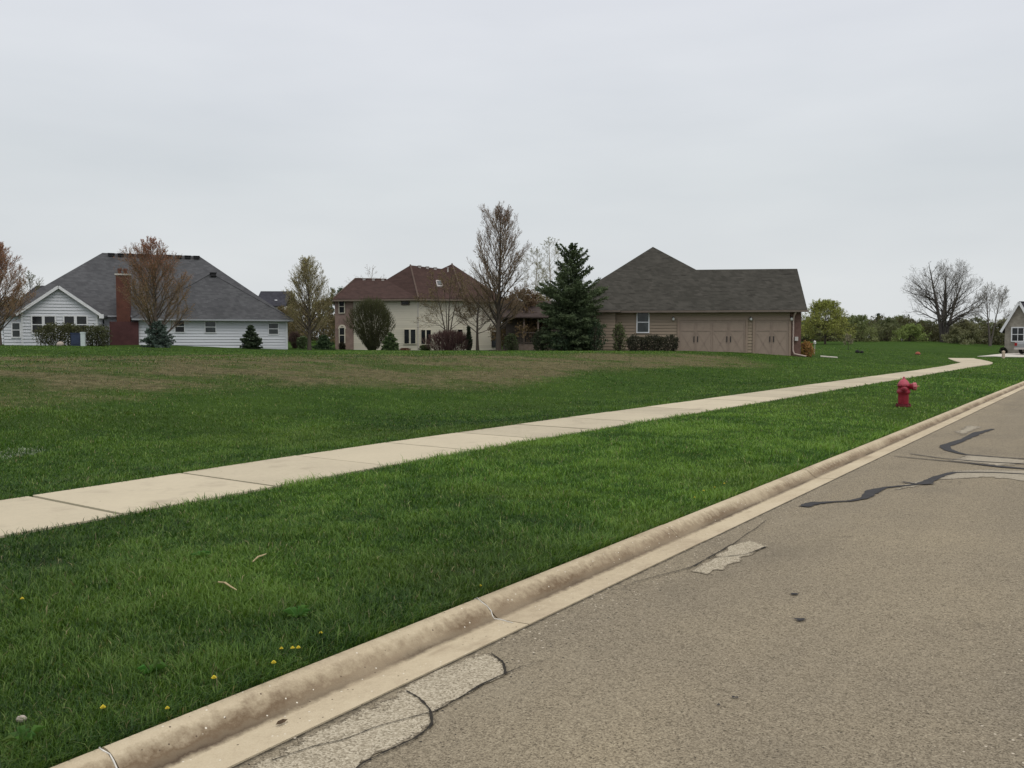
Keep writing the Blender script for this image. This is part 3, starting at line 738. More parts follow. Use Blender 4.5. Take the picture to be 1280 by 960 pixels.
# ================================================================== GRASS
def build_grass():
    rng = np.random.default_rng(7)
    # sample in (bearing, log distance): blades per area fall with distance, widths grow
    def sample(n, r0, r1, a0, a1, pw):
        u = rng.random(n); 
        if pw == 0: r = r0*(r1/r0)**u
        else: r = (r0**pw+u*(r1**pw-r0**pw))**(1/pw)
        a = a0+(a1-a0)*rng.random(n)
        return r*np.sin(a), r*np.cos(a), r
    sets = [sample(420000, 2.4, 7.5, R(-42), R(24), .7), sample(330000, 7.5, 18, R(-38), R(33), .3), sample(260000, 18, 62, R(-36), R(36), .2), sample(30000, 60, 100, R(15), R(36), .5)]
    X = np.concatenate([s[0] for s in sets]); Y = np.concatenate([s[1] for s in sets]); Rr = np.concatenate([s[2] for s in sets])
    s, t = ST(X, Y)
    keep = (t > T_KERB+.012) & (walk_dist(X, Y) > np.where(s > 56, .10, -.015)) & (Y > 1.0)
    dry = dryness(X, Y)
    keep &= ~((dry > .3) & (rng.random(len(X)) < .75*dry))
    keep &= ~((Y > 66) & (X < 22))
    keep &= ~((Y > 75) & (X > 42))
    X, Y, Rr, t, s, dry = X[keep], Y[keep], Rr[keep], t[keep], s[keep], dry[keep]
    n = len(X); Z = terrain(X, Y)-.005
    wd = walk_dist(X, Y)
    clump = fbm(X*2.2, Y*2.2, 50, 3); patchn = fbm(X*.55, Y*.55, 60, 3)
    strip = (t < T_W0+.1)
    edge = np.exp(-np.maximum(t-T_KERB, 0)/.35)*strip+.9*np.exp(-np.maximum(wd, 0)/.12)
    H = (.022+.034*rng.random(n)**1.3)*(.35+1.3*clump)*(1+.55*edge)
    H *= np.where(strip, 1.0, .95)*(1+.18*ss((Rr-20)/20))
    tall = rng.random(n) < .035; H[tall] *= 1.6
    Wd = (.0018+.0022*rng.random(n))*(1+np.maximum(Rr-3.5, 0)/6.0)
    wide = (rng.random(n) < .05) & (Rr < 9); Wd[wide] *= 2.0
    az = rng.random(n)*2*np.pi; lean = (.25+.95*rng.random(n))*H
    # blades at the kerb lean over it
    lx = np.cos(az)*lean; ly = np.sin(az)*lean
    ov = (edge > .55) & (t < T_KERB+.3) & (rng.random(n) < .55); wv = (wd < .12) & (rng.random(n) < .5); sg = np.where(t < 7.92, 1.0, -1.0)[wv]; lx[wv] += NT[0]*H[wv]*.8*sg; ly[wv] += NT[1]*H[wv]*.8*sg
    lx[ov] -= NT[0]*H[ov]*.6; ly[ov] -= NT[1]*H[ov]*.6
    px, py = -np.sin(az+.6*rng.standard_normal(n)), np.cos(az)
    k = np.hypot(px, py)+1e-6; px, py = px/k*Wd/2, py/k*Wd/2
    V = np.empty((n, 5, 3), np.float32)
    V[:, 0] = np.stack([X-px, Y-py, Z], 1); V[:, 1] = np.stack([X+px, Y+py, Z], 1)
    mx, my, mz = X+lx*.35, Y+ly*.35, Z+H*.62
    V[:, 2] = np.stack([mx+px*.8, my+py*.8, mz], 1); V[:, 3] = np.stack([mx-px*.8, my-py*.8, mz], 1)
    V[:, 4] = np.stack([X+lx, Y+ly, Z+H*(1-.25*rng.random(n))], 1)
    # colour of each blade
    big_ = fbm(X*.16, Y*.16, 90, 3); fine_ = vnoise(X*6, Y*6, 95)
    tone = np.clip(.5+1.2*(patchn-.5)+1.0*(clump-.5)+1.1*(big_-.5)+.5*(fine_-.5)+.34*(ss((s-.5)/9)-.68)-.12*ss((t-8)/4)*(1-ss((s-35)/15))+.30*rng.standard_normal(n), 0, 1)[:, None]
    dark = np.array((.020, .055, .009)); mid = np.array((.047, .122, .012)); lite = np.array((.140, .245, .038))
    c = np.where(tone < .5, dark+(mid-dark)*tone*2, mid+(lite-mid)*(tone-.5)*2)
    yel = np.clip((fbm(X*.35, Y*.35, 77, 3)-.52)*3.2, 0, .32)[:, None]; c = c*(1-yel)+np.array((.115, .17, .030))*yel
    flk = rng.random(n) < .045; c[flk] = np.array((.20, .27, .075))*(.7+.6*rng.random((flk.sum(), 1)))
    lush = .76+.50*ss((s-2.2+3.5*(patchn-.5)+2*(big_-.5))/6.5); lush = np.where(t < 7.3, lush, .93+.15*ss((s-25)/20))
    c = c*lush[:, None]
    st_ = (rng.random(n) < .018+.6*dry)[:, None]; straw = np.array((.33, .285, .15))*(.4+.75*rng.random((n, 1)))
    c = np.where(st_, straw, c)
    c = c*(1-.25*dry[:, None])+np.array((.07, .062, .026))*.25*dry[:, None]
    pale = (((X-PUD[0])/.34)**2+((Y-PUD[1])/.5)**2 < 1) & (rng.random(n) < .35); c[pale] = np.array((.34, .38, .30))*(.5+.8*rng.random((pale.sum(), 1)))  # pale blade colour stands in for sky reflected off the wet spot
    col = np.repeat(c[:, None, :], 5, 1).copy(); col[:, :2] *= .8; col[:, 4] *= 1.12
    base = np.arange(n)[:, None]*5
    quads = base+np.array([[0, 1, 2, 3]]); tris = base+np.array([[3, 2, 4]])
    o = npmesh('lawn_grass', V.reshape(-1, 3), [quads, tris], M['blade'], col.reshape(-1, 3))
    stuff(o, 'green lawn grass growing on both sides of the concrete sidewalk', 'grass')
build_grass()

def small_plants():
    rnd = random.Random(5)
    proto = None
    spots = [(130, 899), (267, 862), (342, 842), (365, 822), (372, 822), (351, 821), (402, 801), (29, 759), (600, 741), (880, 620), (868, 627), (893, 614), (210, 897), (905, 611)]
    labs = ['on the verge at the lower left corner', 'in the grass above the kerb, large and near', 'at the kerb edge, right neighbour of a large near one', 'just above the kerb, leftmost of a close pair', 'just above the kerb, rightmost of a close pair', 'standing behind a close pair at the kerb', 'alone in the tall grass above the kerb', 'far left in the dark part of the verge', 'at the kerb above the white joint sealant', 'in the middle of a row along the far kerb edge', 'nearest end of the row along the far kerb edge', 'third in the row along the far kerb edge', 'at the very edge of the kerb near the left corner', 'farthest end of the row along the far kerb edge']
    for (u, v), lab in zip(spots, labs):
        p = ground(u, v)
        if proto is None:
            proto = thing('dandelion', '', 'flower', (0, 0, 0))
            mb = MB(); mb.tube([(0, 0, -.01), (.006, .0, .035), (.004, .004, .065)], .0018, 5, (.07, .11, .03)); mb.build('stem', M['leaf'], proto)
            mb = MB()
            for ring, (nn, rr, zz) in enumerate([(16, .016, .062), (12, .012, .067), (7, .007, .072)]):
                for k in range(nn):
                    a = 2*math.pi*k/nn+ring*.3; ca, sa = math.cos(a), math.sin(a); w = .0028
                    mb.add([(.004, .004, .062), (.004+rr*.7*ca-w*sa, .004+rr*.7*sa+w*ca, zz+.002), (.004+rr*ca, .004+rr*sa, zz), (.004+rr*.7*ca+w*sa, .004+rr*.7*sa-w*ca, zz+.002)], [(0, 3, 2, 1)])
            mb.build('flower_head', M['flower'], proto)
            o = proto
        else:
            o = proto.copy(); COL.objects.link(o)
            for ch in list(proto.children):
                c = ch.copy(); COL.objects.link(c); c.parent = o
        o.location = (p[0], p[1], p[2]); o.rotation_euler = (0, 0, rnd.uniform(0, 6)); k = rnd.uniform(.6, .85); o.scale = (k, k, k)
        tag(o, 'yellow dandelion '+lab, 'flower', 'dandelions in the verge grass')
    # broad-leaved weeds
    spots = [((190, 845), .075, 'broad green weed in the grass near the kerb'), ((30, 935), .075, 'broad leafed weed at the bottom left corner of the verge'), ((372, 775), .08, 'pale green weed rosette in the tall verge grass'), ((250, 700), .09, 'low clover clump in the middle of the near verge')]
    for i, ((u, v), r, lab) in enumerate(spots):
        p = ground(u, v); t = thing('weed', lab, 'weed', p, rnd.uniform(0, 6), 'broad leafed weeds in the verge'); mb = MB()
        for k in range(13):
            a = k*2.4; L = r*rnd.uniform(.6, 1.1); w = L*.2; ca, sa = math.cos(a), math.sin(a); h = rnd.uniform(.03, .07)
            cc = tuple(x*rnd.uniform(.8, 1.25) for x in (.075, .165, .035))
            mb.add([(0, 0, .01), (ca*L*.5-sa*w, sa*L*.5+ca*w, h), (ca*L, sa*L, h*.8), (ca*L*.5+sa*w, sa*L*.5-ca*w, h)], [(0, 3, 2), (0, 2, 1)], cc)
        mb.build('leaf_rosette', M['leaf'], t)
    for (a, b, lab) in [((273, 737), (296, 747), 'pale dry stick lying in the grass, nearer of the two'), ((316, 711), (333, 701), 'pale dry stick lying in the grass, farther of the two')]:
        p, q = ground(*a), ground(*b); t = np.array((0, 0, .045)); mb = MB(); m = (p+q)/2
        mb.tube([p-m+t, (p-m)*.3+t*1.25+np.array((0, .006, 0)), (q-m)*.4+t*1.1, q-m+t], [.004, .006, .005, .0025], 6)
        o = mb.build('stick', M['stick']); o.location = m; tag(o, lab, 'stick', 'dry sticks on the verge')
    p = ground(27, 906); mb = MB()
    mb.lathe([(.004, 0), (.03, .006), (.036, .025), (.022, .045), (.004, .05)], 9); o = mb.build('stone', M['stone_pale']); o.location = p+np.array((0, 0, .01)); o.scale = (.62, .45, .5)
    tag(o, 'small pale stone half sunk in the grass at the left edge', 'stone')
    p = RZ(352, 904, .01); mb = MB()
    mb.add([(-.05, 0, .004), (-.02, .014, .012), (.02, .012, .014), (.055, .002, .006), (.015, -.012, .003), (-.02, -.013, .003)], [(0, 5, 4, 3, 2, 1)]); o = mb.build('dead_leaf', M['bark_brown']); o.scale = (.6, .7, .8); o.location = (p[0], p[1], .004); o.rotation_euler = (0, 0, .9); tag(o, 'dark curled dead leaf lying in the gutter near the left corner', 'leaf')
small_plants()

# ================================================================== PLANTS
def unit(v): return v/(np.linalg.norm(v)+1e-9)
def perp(d, a, rng):
    r = unit(np.cross(d, (0, 0, 1)) if abs(d[2]) < .95 else np.cross(d, (1, 0, 0))); k = np.cross(d, r)
    return r*math.cos(a)+k*math.sin(a)
class Cloud:
    """ribbons and leaf quads, turned into one mesh at the end"""
    def __init__(s): s.rp = []; s.rq = []; s.rw = []; s.rc = []; s.lp = []; s.ls = []; s.lc = []; s.ld = []; s.lr = []
    def ribbon(s, p, q, w0, w1, col, rng=None):
        s.rp.append(p); s.rq.append(q); s.rw.append((w0, w1)); s.rc.append(col)
    def leaf(s, p, size, col, rng=None, d=None):
        s.lp.append(p); s.ls.append(size); s.lc.append(col); s.ld.append((0, 0, 0) if d is None else d)
    def build(s, name, mat, parent):
        rng = np.random.default_rng(len(s.lp)+len(s.rp)); Vs = []; Cs = []
        U_ = lambda v: v/(np.linalg.norm(v, axis=1, keepdims=True)+1e-9)
        if s.rp:
            p, q, w, c = np.array(s.rp), np.array(s.rq), np.array(s.rw), np.array(s.rc)
            k = U_(np.cross(q-p, rng.standard_normal(p.shape)))
            Vs.append(np.stack([p-k*w[:, :1], p+k*w[:, :1], q+k*w[:, 1:], q-k*w[:, 1:]], 1)); Cs.append(np.repeat(c[:, None], 4, 1))
        if s.lp:
            p, z, c, d = np.array(s.lp), np.array(s.ls)[:, None], np.array(s.lc), np.array(s.ld, float)
            no = np.linalg.norm(d, axis=1) < .01; d[no] = rng.standard_normal((no.sum(), 3)); a = U_(d)
            b = U_(np.cross(a, rng.standard_normal(p.shape)))*z*.45; a = a*z
            Vs.append(np.stack([p, p+a*.5+b, p+a, p+a*.5-b], 1)); Cs.append(np.repeat(c[:, None], 4, 1))
        V = np.concatenate(Vs).reshape(-1, 3); C = np.concatenate(Cs).reshape(-1, 3); n = len(V)//4
        return npmesh(name, V, np.arange(n*4).reshape(n, 4), mat, C, parent)
def tree_mesh(P, seed):
    """skeleton of a deciduous tree in metres, base at the origin. returns (trunk MB, twig Cloud)"""
    rng = np.random.default_rng(seed); tr = MB(); cl = Cloud()
    H, Rc = P['H'], P['R']; bark = np.array(P.get('bark', (.07, .058, .048))); twig = np.array(P.get('twig', (.085, .062, .05)))
    bud = np.array(P.get('bud', (.16, .10, .06))); bud2 = np.array(P.get('bud2', bud*1.2)); env = P['env']
    h0 = P.get('h0', .2)*H; px = P.get('px', .06)           # px: metres per pixel, keeps twigs from vanishing
    tw = max(.0035, px*P.get('tw', .10))
    def buds(p, q, n, size):
        for _ in range(n):
            f = rng.random(); c = bud2+(bud-bud2)*np.clip(p[2]/H*2.0-.75+.35*rng.standard_normal(), 0, 1); c = c*(.75+.5*rng.random())
            cl.leaf(p+(q-p)*f+rng.standard_normal(3)*size*.5, size*(.6+.8*rng.random()), tuple(c), rng)
    def sub(p, d, L, r, lvl):
        n = 4 if lvl < 2 else 2
        pts = [p]; dd = d.copy()
        for i in range(n):
            dd = unit(dd+rng.standard_normal(3)*P.get('wob', .12)+np.array((0, 0, P.get('up', .12))))
            pts.append(pts[-1]+dd*L/n)
        if lvl <= P.get('tube', 1):
            rad = [max(r*(1-.8*i/n), tw*.8) for i in range(n+1)]
            tr.tube(pts, rad, 5 if r > .03 else 3, tuple(bark*(.8+.4*rng.random())), False)
        else:
            for i in range(n): cl.ribbon(pts[i], pts[i+1], max(tw, r*(1-.6*i/n)), max(tw*.6, r*(1-.6*(i+1)/n)), tuple(twig*(.75+.5*rng.random())), rng)
        if lvl >= P.get('budlvl', 2): 
            for i in range(n): buds(pts[i], pts[i+1], P.get('nb', 2) if lvl > 1 or rng.random() < .5 else 1, max(P.get('bs', .04), px*.42))
        if lvl < P.get('lv', 3):
            m = max(2, int(P['n'][lvl]*(min(1.3, .05+.95*L/(.75*Rc)) if lvl == 0 else 1)))
            for k in range(m):
                f = P.get('st', .3)+(1-P.get('st', .3))*(k+rng.random()*.8)/m; f = min(f, .98)
                i = min(int(f*n), n-1); q = pts[i]+(pts[i+1]-pts[i])*(f*n-i)
                t = unit(pts[i+1]-pts[i]); a = R(P['ang'][lvl])*(.7+.6*rng.random())
                nd = unit(t*math.cos(a)+perp(t, k*2.4+rng.random()*1.5, rng)*math.sin(a))
                sub(q, nd, L*P['rat'][lvl]*(1.15-.6*f)*(.7+.6*rng.random()), r*.5*(1-.5*f), lvl+1)
    stems = P.get('stems', [(0, 0)])
    for si, (lx, ly) in enumerate(stems):
        n = 9; top = H*P.get('lead', .93)*(1-.08*si*(len(stems) > 1)); pts = []; r0 = P['r']*(1 if si == 0 else .8)
        ph = rng.random()*6
        for i in range(n+1):
            f = i/n; sp = f**1.25 if len(stems) > 1 else f
            pts.append(np.array((lx*sp*Rc+P.get('bend', .02)*H*math.sin(3*f+ph)*f+.0*f, ly*sp*Rc+P.get('bend', .02)*H*math.cos(2.4*f+ph)*f, top*f-(.15 if i == 0 else 0)))+(np.array((lx*.35, ly*.35, 0))*min(1, r0*2) if len(stems) > 1 else 0))
        rad = [r0*(1.25 if i == 0 else 1)*(1-.92*(i/n)**.9)+tw for i in range(n+1)]
        tr.tube(pts, rad, 9, tuple(bark), False)
        nl = P['nl']//len(stems)
        for k in range(nl):
            f = (k+.8*rng.random())/nl; h = h0+(top-h0)*f**P.get('fpow', 1.05); ff = h/top*n; i = min(int(ff), n-1)
            q = pts[i]+(pts[i+1]-pts[i])*(ff-i)
            er = Rc*env((h-h0)/(H-h0)); a = R(P['la'])*(1.45-.75*f)*(.85+.3*rng.random()); az = k*2.399+rng.random()*.9
            if len(stems) > 1 and rng.random() < .6: az = math.atan2(ly, lx)+rng.normal()*1.0
            nd = unit(np.array((math.cos(az)*math.sin(a), math.sin(az)*math.sin(a), math.cos(a))))
            room = er
            if len(stems) > 1: room = max(.25*Rc, er-.75*np.hypot(q[0], q[1])*max(0, np.dot(unit(q[:2]), nd[:2])))
            dv = unit(nd+np.array((0, 0, .25+P.get('up', .1)))); L = .2*Rc
            while L < 3*Rc:
                tip = q+dv*L; ft = (tip[2]-h0)/(H-h0)
                if ft > 1 or np.hypot(tip[0], tip[1]) > Rc*env(max(0, ft)): break
                L += .06*Rc
            L *= .8*(.82+.3*rng.random())
            sub(q, nd, max(L, .3), max(rad[i]*P.get('lr', .42)*(1-.3*f), tw), 0)
    return tr, cl
MESHES = {}
def tree(name, label, u, D, vtop, width, kind, seed, group=None, **over):
    x, y, z = gz(u, D); H = W(u, vtop, D)[2]-z; Rc = width/2/F*D
    P = dict(KIND[kind]); P.update(over); P.update(H=H, R=Rc, px=D/F*1.25)
    P['r'] = P.get('rr', .016)*H
    tr, cl = tree_mesh(P, seed)
    pts = np.array(cl.rq+cl.lp) if cl.rq or cl.lp else np.array(tr.v)
    kz = H/np.percentile(pts[:, 2], 99.7); cx = (np.percentile(pts[:, 0], .3)+np.percentile(pts[:, 0], 99.7))/2*.7
    kr = Rc/max(.1, (np.percentile(pts[:, 0], 99.7)-np.percentile(pts[:, 0], .3))/2); kr = min(max(kr, .6), 1.7)
    def fit(q):
        q = np.array(q, float)
        if not len(q): return q
        f = np.clip(q[:, 2]/H, 0, 1); q[:, 0] = (q[:, 0]-cx*f)*kr; q[:, 1] *= kr; q[:, 2] *= kz; return q
    k1 = min(kr, kz)
    tr.v = [tuple(q) for q in fit(tr.v)]
    for nm in ('rp', 'rq', 'lp'): setattr(cl, nm, list(fit(getattr(cl, nm))))
    t = thing(name, label, 'tree', (x, y, z), 0, group)
    tr.build('trunk', M['bark'], t, True); cl.build('crown', M['leaf'], t)
    return t
egg = lambda f: max(.05, math.sin(math.pi*min(1, (f*.84+.16))**.9)**.6)
oval = lambda f: max(.06, math.sin(math.pi*(f*.9+.07))**.75)
dome = lambda f: max(.08, math.sqrt(max(0, 1-(f*.96)**2))*(.55+.45*ss(f/.25)))
vase = lambda f: max(.06, min(1, .35+1.1*f)*math.sqrt(max(0, 1-max(0, (f-.45)/.56)**2)))
KIND = {
 'pear':   dict(env=lambda f: max(.08, (math.sin(math.pi*min(1, f*.78+.20))**.6) if f > .1 else .55+f*2), nl=62, la=34, n=[13, 6, 3], rat=[.40, .45, .5], ang=[26, 28, 34], h0=.12, up=.13, nb=2, bs=.04, tube=0, lv=2, budlvl=1, rr=.017, lead=.94, tw=.12),
 'maple':  dict(env=lambda f: max(.1, math.sin(math.pi*(f*.72+.20))**.6), nl=70, la=36, n=[13, 6, 3], rat=[.40, .45, .5], ang=[26, 30, 36], h0=.17, up=.13, nb=1, bs=.035, tube=0, lv=2, budlvl=2, rr=.018, lead=.95, tw=.15),
 'birch':  dict(env=oval, nl=34, la=46, n=[8, 5, 3], rat=[.4, .5, .5], ang=[34, 38, 40], h0=.28, up=.05, nb=2, bs=.04, tube=0, lv=2, budlvl=1, rr=.011, lead=.97, tw=.10),
 'bare':   dict(env=dome, nl=26, la=50, n=[8, 6, 4], rat=[.5, .48, .5], ang=[34, 36, 40], h0=.22, up=.05, wob=.15, nb=0, tube=1, lv=3, rr=.02, lead=.85, bs=.05),
 'round':  dict(env=lambda f: max(.12, math.sin(math.pi*(f*.66+.28))**.5), nl=84, la=54, n=[11, 6, 3], rat=[.46, .5, .5], ang=[36, 38, 40], h0=.16, up=.04, nb=2, bs=.10, fpow=1.0, tube=0, lv=2, budlvl=1, rr=.022, lead=.9),
 'brush':  dict(env=lambda f: max(.12, .78 if f < .25 else math.sin(math.pi*(f*.74+.20))**.6), nl=44, la=58, n=[9, 5, 3], rat=[.5, .5, .5], ang=[40, 42, 42], h0=.03, up=.05, wob=.2, nb=2, bs=.14, tube=0, lv=2, budlvl=1, rr=.014, lead=.85),
}
pearbud = dict(bark=(.11, .09, .075), bud=(.36, .17, .12), bud2=(.27, .19, .09), twig=(.24, .16, .12))
tree('ornamental_tree', 'reddish brown budding tree at the far left edge, partly out of the picture', 0, 58, 303, 74, 'pear', 1, None, **pearbud)
tree('ornamental_tree', 'russet budding tree in front of the white house beside the red chimney', 196, 60, 297, 84, 'pear', 2, None, **dict(pearbud, twig=(.17, .125, .09), bud=(.36, .15, .10), bud2=(.25, .18, .085)), h0=.06)
tree('ornamental_tree', 'pale green budding tree between the white house and the brick corner', 387, 72, 321, 62, 'pear', 3, None, bud=(.36, .33, .17), bud2=(.27, .25, .11), twig=(.22, .18, .12), bark=(.09, .075, .06))
tree('maple_tree', 'tallest bare maple with reddish top right of the cream house', 623, 66, 256, 80, 'maple', 4, None, bud=(.23, .10, .09), bud2=(.22, .17, .085), twig=(.20, .15, .115), bark=(.07, .058, .048), nb=1, h0=.13)
tree('young_tree', 'small bare tree with thin trunk against the cream house wall', 597, 71, 366, 62, 'maple', 5, None, nl=24, twig=(.085, .06, .04), bud=(.11, .085, .045), h0=.28, rr=.02, la=48)
tree('multi_stem_tree', 'bare multi stemmed tree rising from the reddish shrub by the cream house', 560, 75, 336, 82, 'bare', 6, None, stems=[(.15, .1), (-.35, .0), (.4, -.1), (-.1, -.2)], nl=32, twig=(.11, .08, .055), bark=(.085, .068, .052), nb=2, bs=.05, bud=(.22, .17, .09), bud2=(.24, .20, .10), rr=.011, h0=.2, la=40, lv=2, lead=.9, tw=.1)
tree('weeping_birch', 'wispy pale birch standing behind the brown roof', 462, 104, 331, 64, 'birch', 7, None, bark=(.3, .27, .24), twig=(.24, .19, .17), nb=0, nl=20, n=[5, 4, 2])
BR = dict(bark=(.50, .47, .43), twig=(.20, .17, .12), bud=(.24, .25, .12), bud2=(.36, .36, .20))
tree('birch_tree', 'white trunked birch right beside the pine top, taller of two', 689, 86, 297, 50, 'birch', 8, None, **BR)
tree('birch_tree', 'white trunked birch between the tall maple and the taller birch', 668, 90, 309, 40, 'birch', 9, None, **BR, nb=1, bend=.04)
tree('thicket_tree', 'brown twiggy thicket tree standing over the wooden porch', 652, 82, 362, 76, 'brush', 10, None, bud=(.14, .095, .06), bud2=(.19, .135, .075), twig=(.13, .095, .07), h0=.15)
tree('pale_tree', 'faint grey green tree behind the white gabled end on the left', 42, 96, 339, 42, 'birch', 12, None, bark=(.12, .1, .09), twig=(.13, .11, .09), bud=(.18, .19, .11), bud2=(.25, .26, .16))
tree('round_tree', 'round crowned yellow green tree right of the tan garage house', 1031, 112, 375, 66, 'round', 13, None, bud=(.27, .30, .075), bud2=(.36, .38, .11), twig=(.16, .14, .085), nb=2)
tree('big_bare_tree', 'huge bare spreading tree with several dark trunks beyond the field', 1179, 132, 326, 98, 'bare', 14, None, stems=[(-.42, .05), (.12, .3), (.46, -.05), (-.12, -.3), (.0, .05)], nl=60, n=[8, 6, 4], twig=(.13, .115, .105), bark=(.085, .076, .07), rr=.03, h0=.2, la=48, up=.10, lead=.98, lr=.55, env=lambda f: max(.1, math.sin(math.pi*(f*.60+.30))**.5), tw=.06)
tree('bare_tree', 'smaller bare grey tree right of the huge spreading tree', 1237, 128, 353, 52, 'bare', 15, None, stems=[(-.25, .1), (.35, -.1)], nl=32, n=[7, 5, 3], twig=(.18, .16, .14), bark=(.12, .105, .095), rr=.016, h0=.3, la=42, up=.12, env=oval, tw=.085)
tree('sapling', 'thin pale sapling alone on the far lawn', 1060, 84, 417, 12, 'birch', 16, None, nl=12, n=[4, 3, 2], bud=(.26, .24, .17), bud2=(.34, .32, .24), twig=(.2, .17, .13), bs=.08)

# far tree line, each its own trunk and crown
TL = [(1003, 128, 398, 54, 0), (1016, 140, 404, 50, 1), (1052, 138, 396, 46, 2), (1070, 126, 394, 50, 0), (1086, 142, 401, 46, 1), (1108, 132, 398, 48, 2), (1124, 146, 395, 46, 0), (1136, 128, 405, 44, 1), (1152, 144, 400, 46, 2), (1166, 150, 405, 46, 0), (1204, 140, 399, 48, 3), (1222, 146, 396, 50, 2), (1256, 142, 398, 48, 3), (1274, 150, 402, 48, 1), (1296, 146, 394, 54, 0), (1196, 128, 410, 32, 3)]
TK = [dict(bud=(0.151, 0.189, 0.076), bud2=(0.252, 0.284, 0.120), twig=(0.151, 0.146, 0.101)), dict(bud=(0.191, 0.248, 0.076), bud2=(0.302, 0.378, 0.131), twig=(0.161, 0.166, 0.099)), dict(bud=(0.131, 0.157, 0.075), bud2=(0.222, 0.236, 0.120), twig=(0.171, 0.166, 0.120)), dict(bud=(0.201, 0.201, 0.110), bud2=(0.262, 0.271, 0.154), twig=(0.182, 0.177, 0.120))]
near_names = ['behind the tan house corner', 'at the left foot of the round yellow green tree', 'just right of the round yellow green tree', 'with a dark stem left of the dark far conifer', 'directly left under the dark far conifer', 'directly right of the dark far conifer', 'second right of the dark far conifer', 'pale and low in the middle of the line', 'left of the huge bare tree, taller one', 'behind the left trunk of the huge bare tree', 'behind the right limb of the huge bare tree', 'between the two bare trees', 'right behind the smaller bare tree', 'just left of the stone gable', 'behind the stone gable house', 'low and olive at the right foot of the huge bare tree']
for i, (u, D, vt, w, k) in enumerate(TL):
    tree('hedgerow_tree', ['olive leafing hedgerow tree ', 'light green leafing hedgerow tree ', 'brown green hedgerow tree ', 'dull brown hedgerow tree '][k]+near_names[i], u, D, vt, w, 'brush', 40+i, 'trees of the hedgerow beyond the field', **TK[k], nl=40)
BT = [(352, 112, 384, 60, 'olive brown tree behind the right end of the white house'), (404, 108, 372, 60, 'dense brown green tree left of the brick corner'), (372, 118, 378, 50, 'dull brown tree behind the pale green budding tree'), (425, 125, 360, 40, 'dark green treetop peeping over the brown roof end'), (632, 104, 372, 60, 'brown tree behind the trunk of the tall maple'), (676, 106, 366, 56, 'brown thicket tree behind the birches'), (712, 108, 372, 60, 'dark thicket tree behind the big pine'), (12, 100, 372, 60, 'brown tree behind the far left budding tree')]
for i, (u, D, vt, w, lab) in enumerate(BT):
    tree('background_tree', lab, u, D, vt, w, 'brush', 70+i, 'trees behind the houses', **dict(TK[(i*2+2) % 4], bud=(.15, .115, .06) if i != 3 else (.05, .08, .05), bud2=(.20, .16, .085) if i != 3 else (.08, .11, .06)), nl=40)

def undergrowth(name, label, path, w, hgt, n, seed, c0, c1):
    rng = np.random.default_rng(seed); cl = Cloud(); P = np.array([gz(u, D)[:2] for u, D in path])
    dd = np.concatenate([[0], np.cumsum(np.hypot(*np.diff(P, axis=0).T))]); c0 = np.array(c0); c1 = np.array(c1)
    l = rng.random(n)*dd[-1]; off = rng.normal(size=n)*w
    x = np.interp(l, dd, P[:, 0])+off*.3; y = np.interp(l, dd, P[:, 1])+off; z = terrain(x, y, False)
    hh = hgt*(.45+.9*fbm(l*.25, off*.2, seed, 3))
    for i in range(n):
        h_ = hh[i]*rng.random()**1.2-.1; p = np.array((x[i], y[i], z[i]+h_)); t_ = np.clip(.5+.35*rng.standard_normal(), 0, 1); c = tuple(c0+(c1-c0)*t_)
        if i % 3: cl.leaf(p, .16+.22*rng.random(), c)
        else: cl.ribbon(p-np.array((rng.normal()*.2, rng.normal()*.2, .5)), p+np.array((rng.normal()*.3, 0, .4)), .03, .012, c)
    return stuff(cl.build(name, M['leaf'], None), label, 'undergrowth')
undergrowth('field_edge_undergrowth', 'tangled brown green undergrowth along the foot of the hedgerow trees', [(985, 132), (1080, 140), (1180, 142), (1330, 146)], 2.5, 3.8, 30000, 5, (.05, .052, .028), (.14, .135, .07))
undergrowth('background_undergrowth', 'tangled brown undergrowth behind the three houses on the left', [(-120, 112), (200, 122), (400, 118), (560, 118), (740, 112)], 2.5, 4.2, 26000, 6, (.05, .042, .026), (.13, .108, .064))

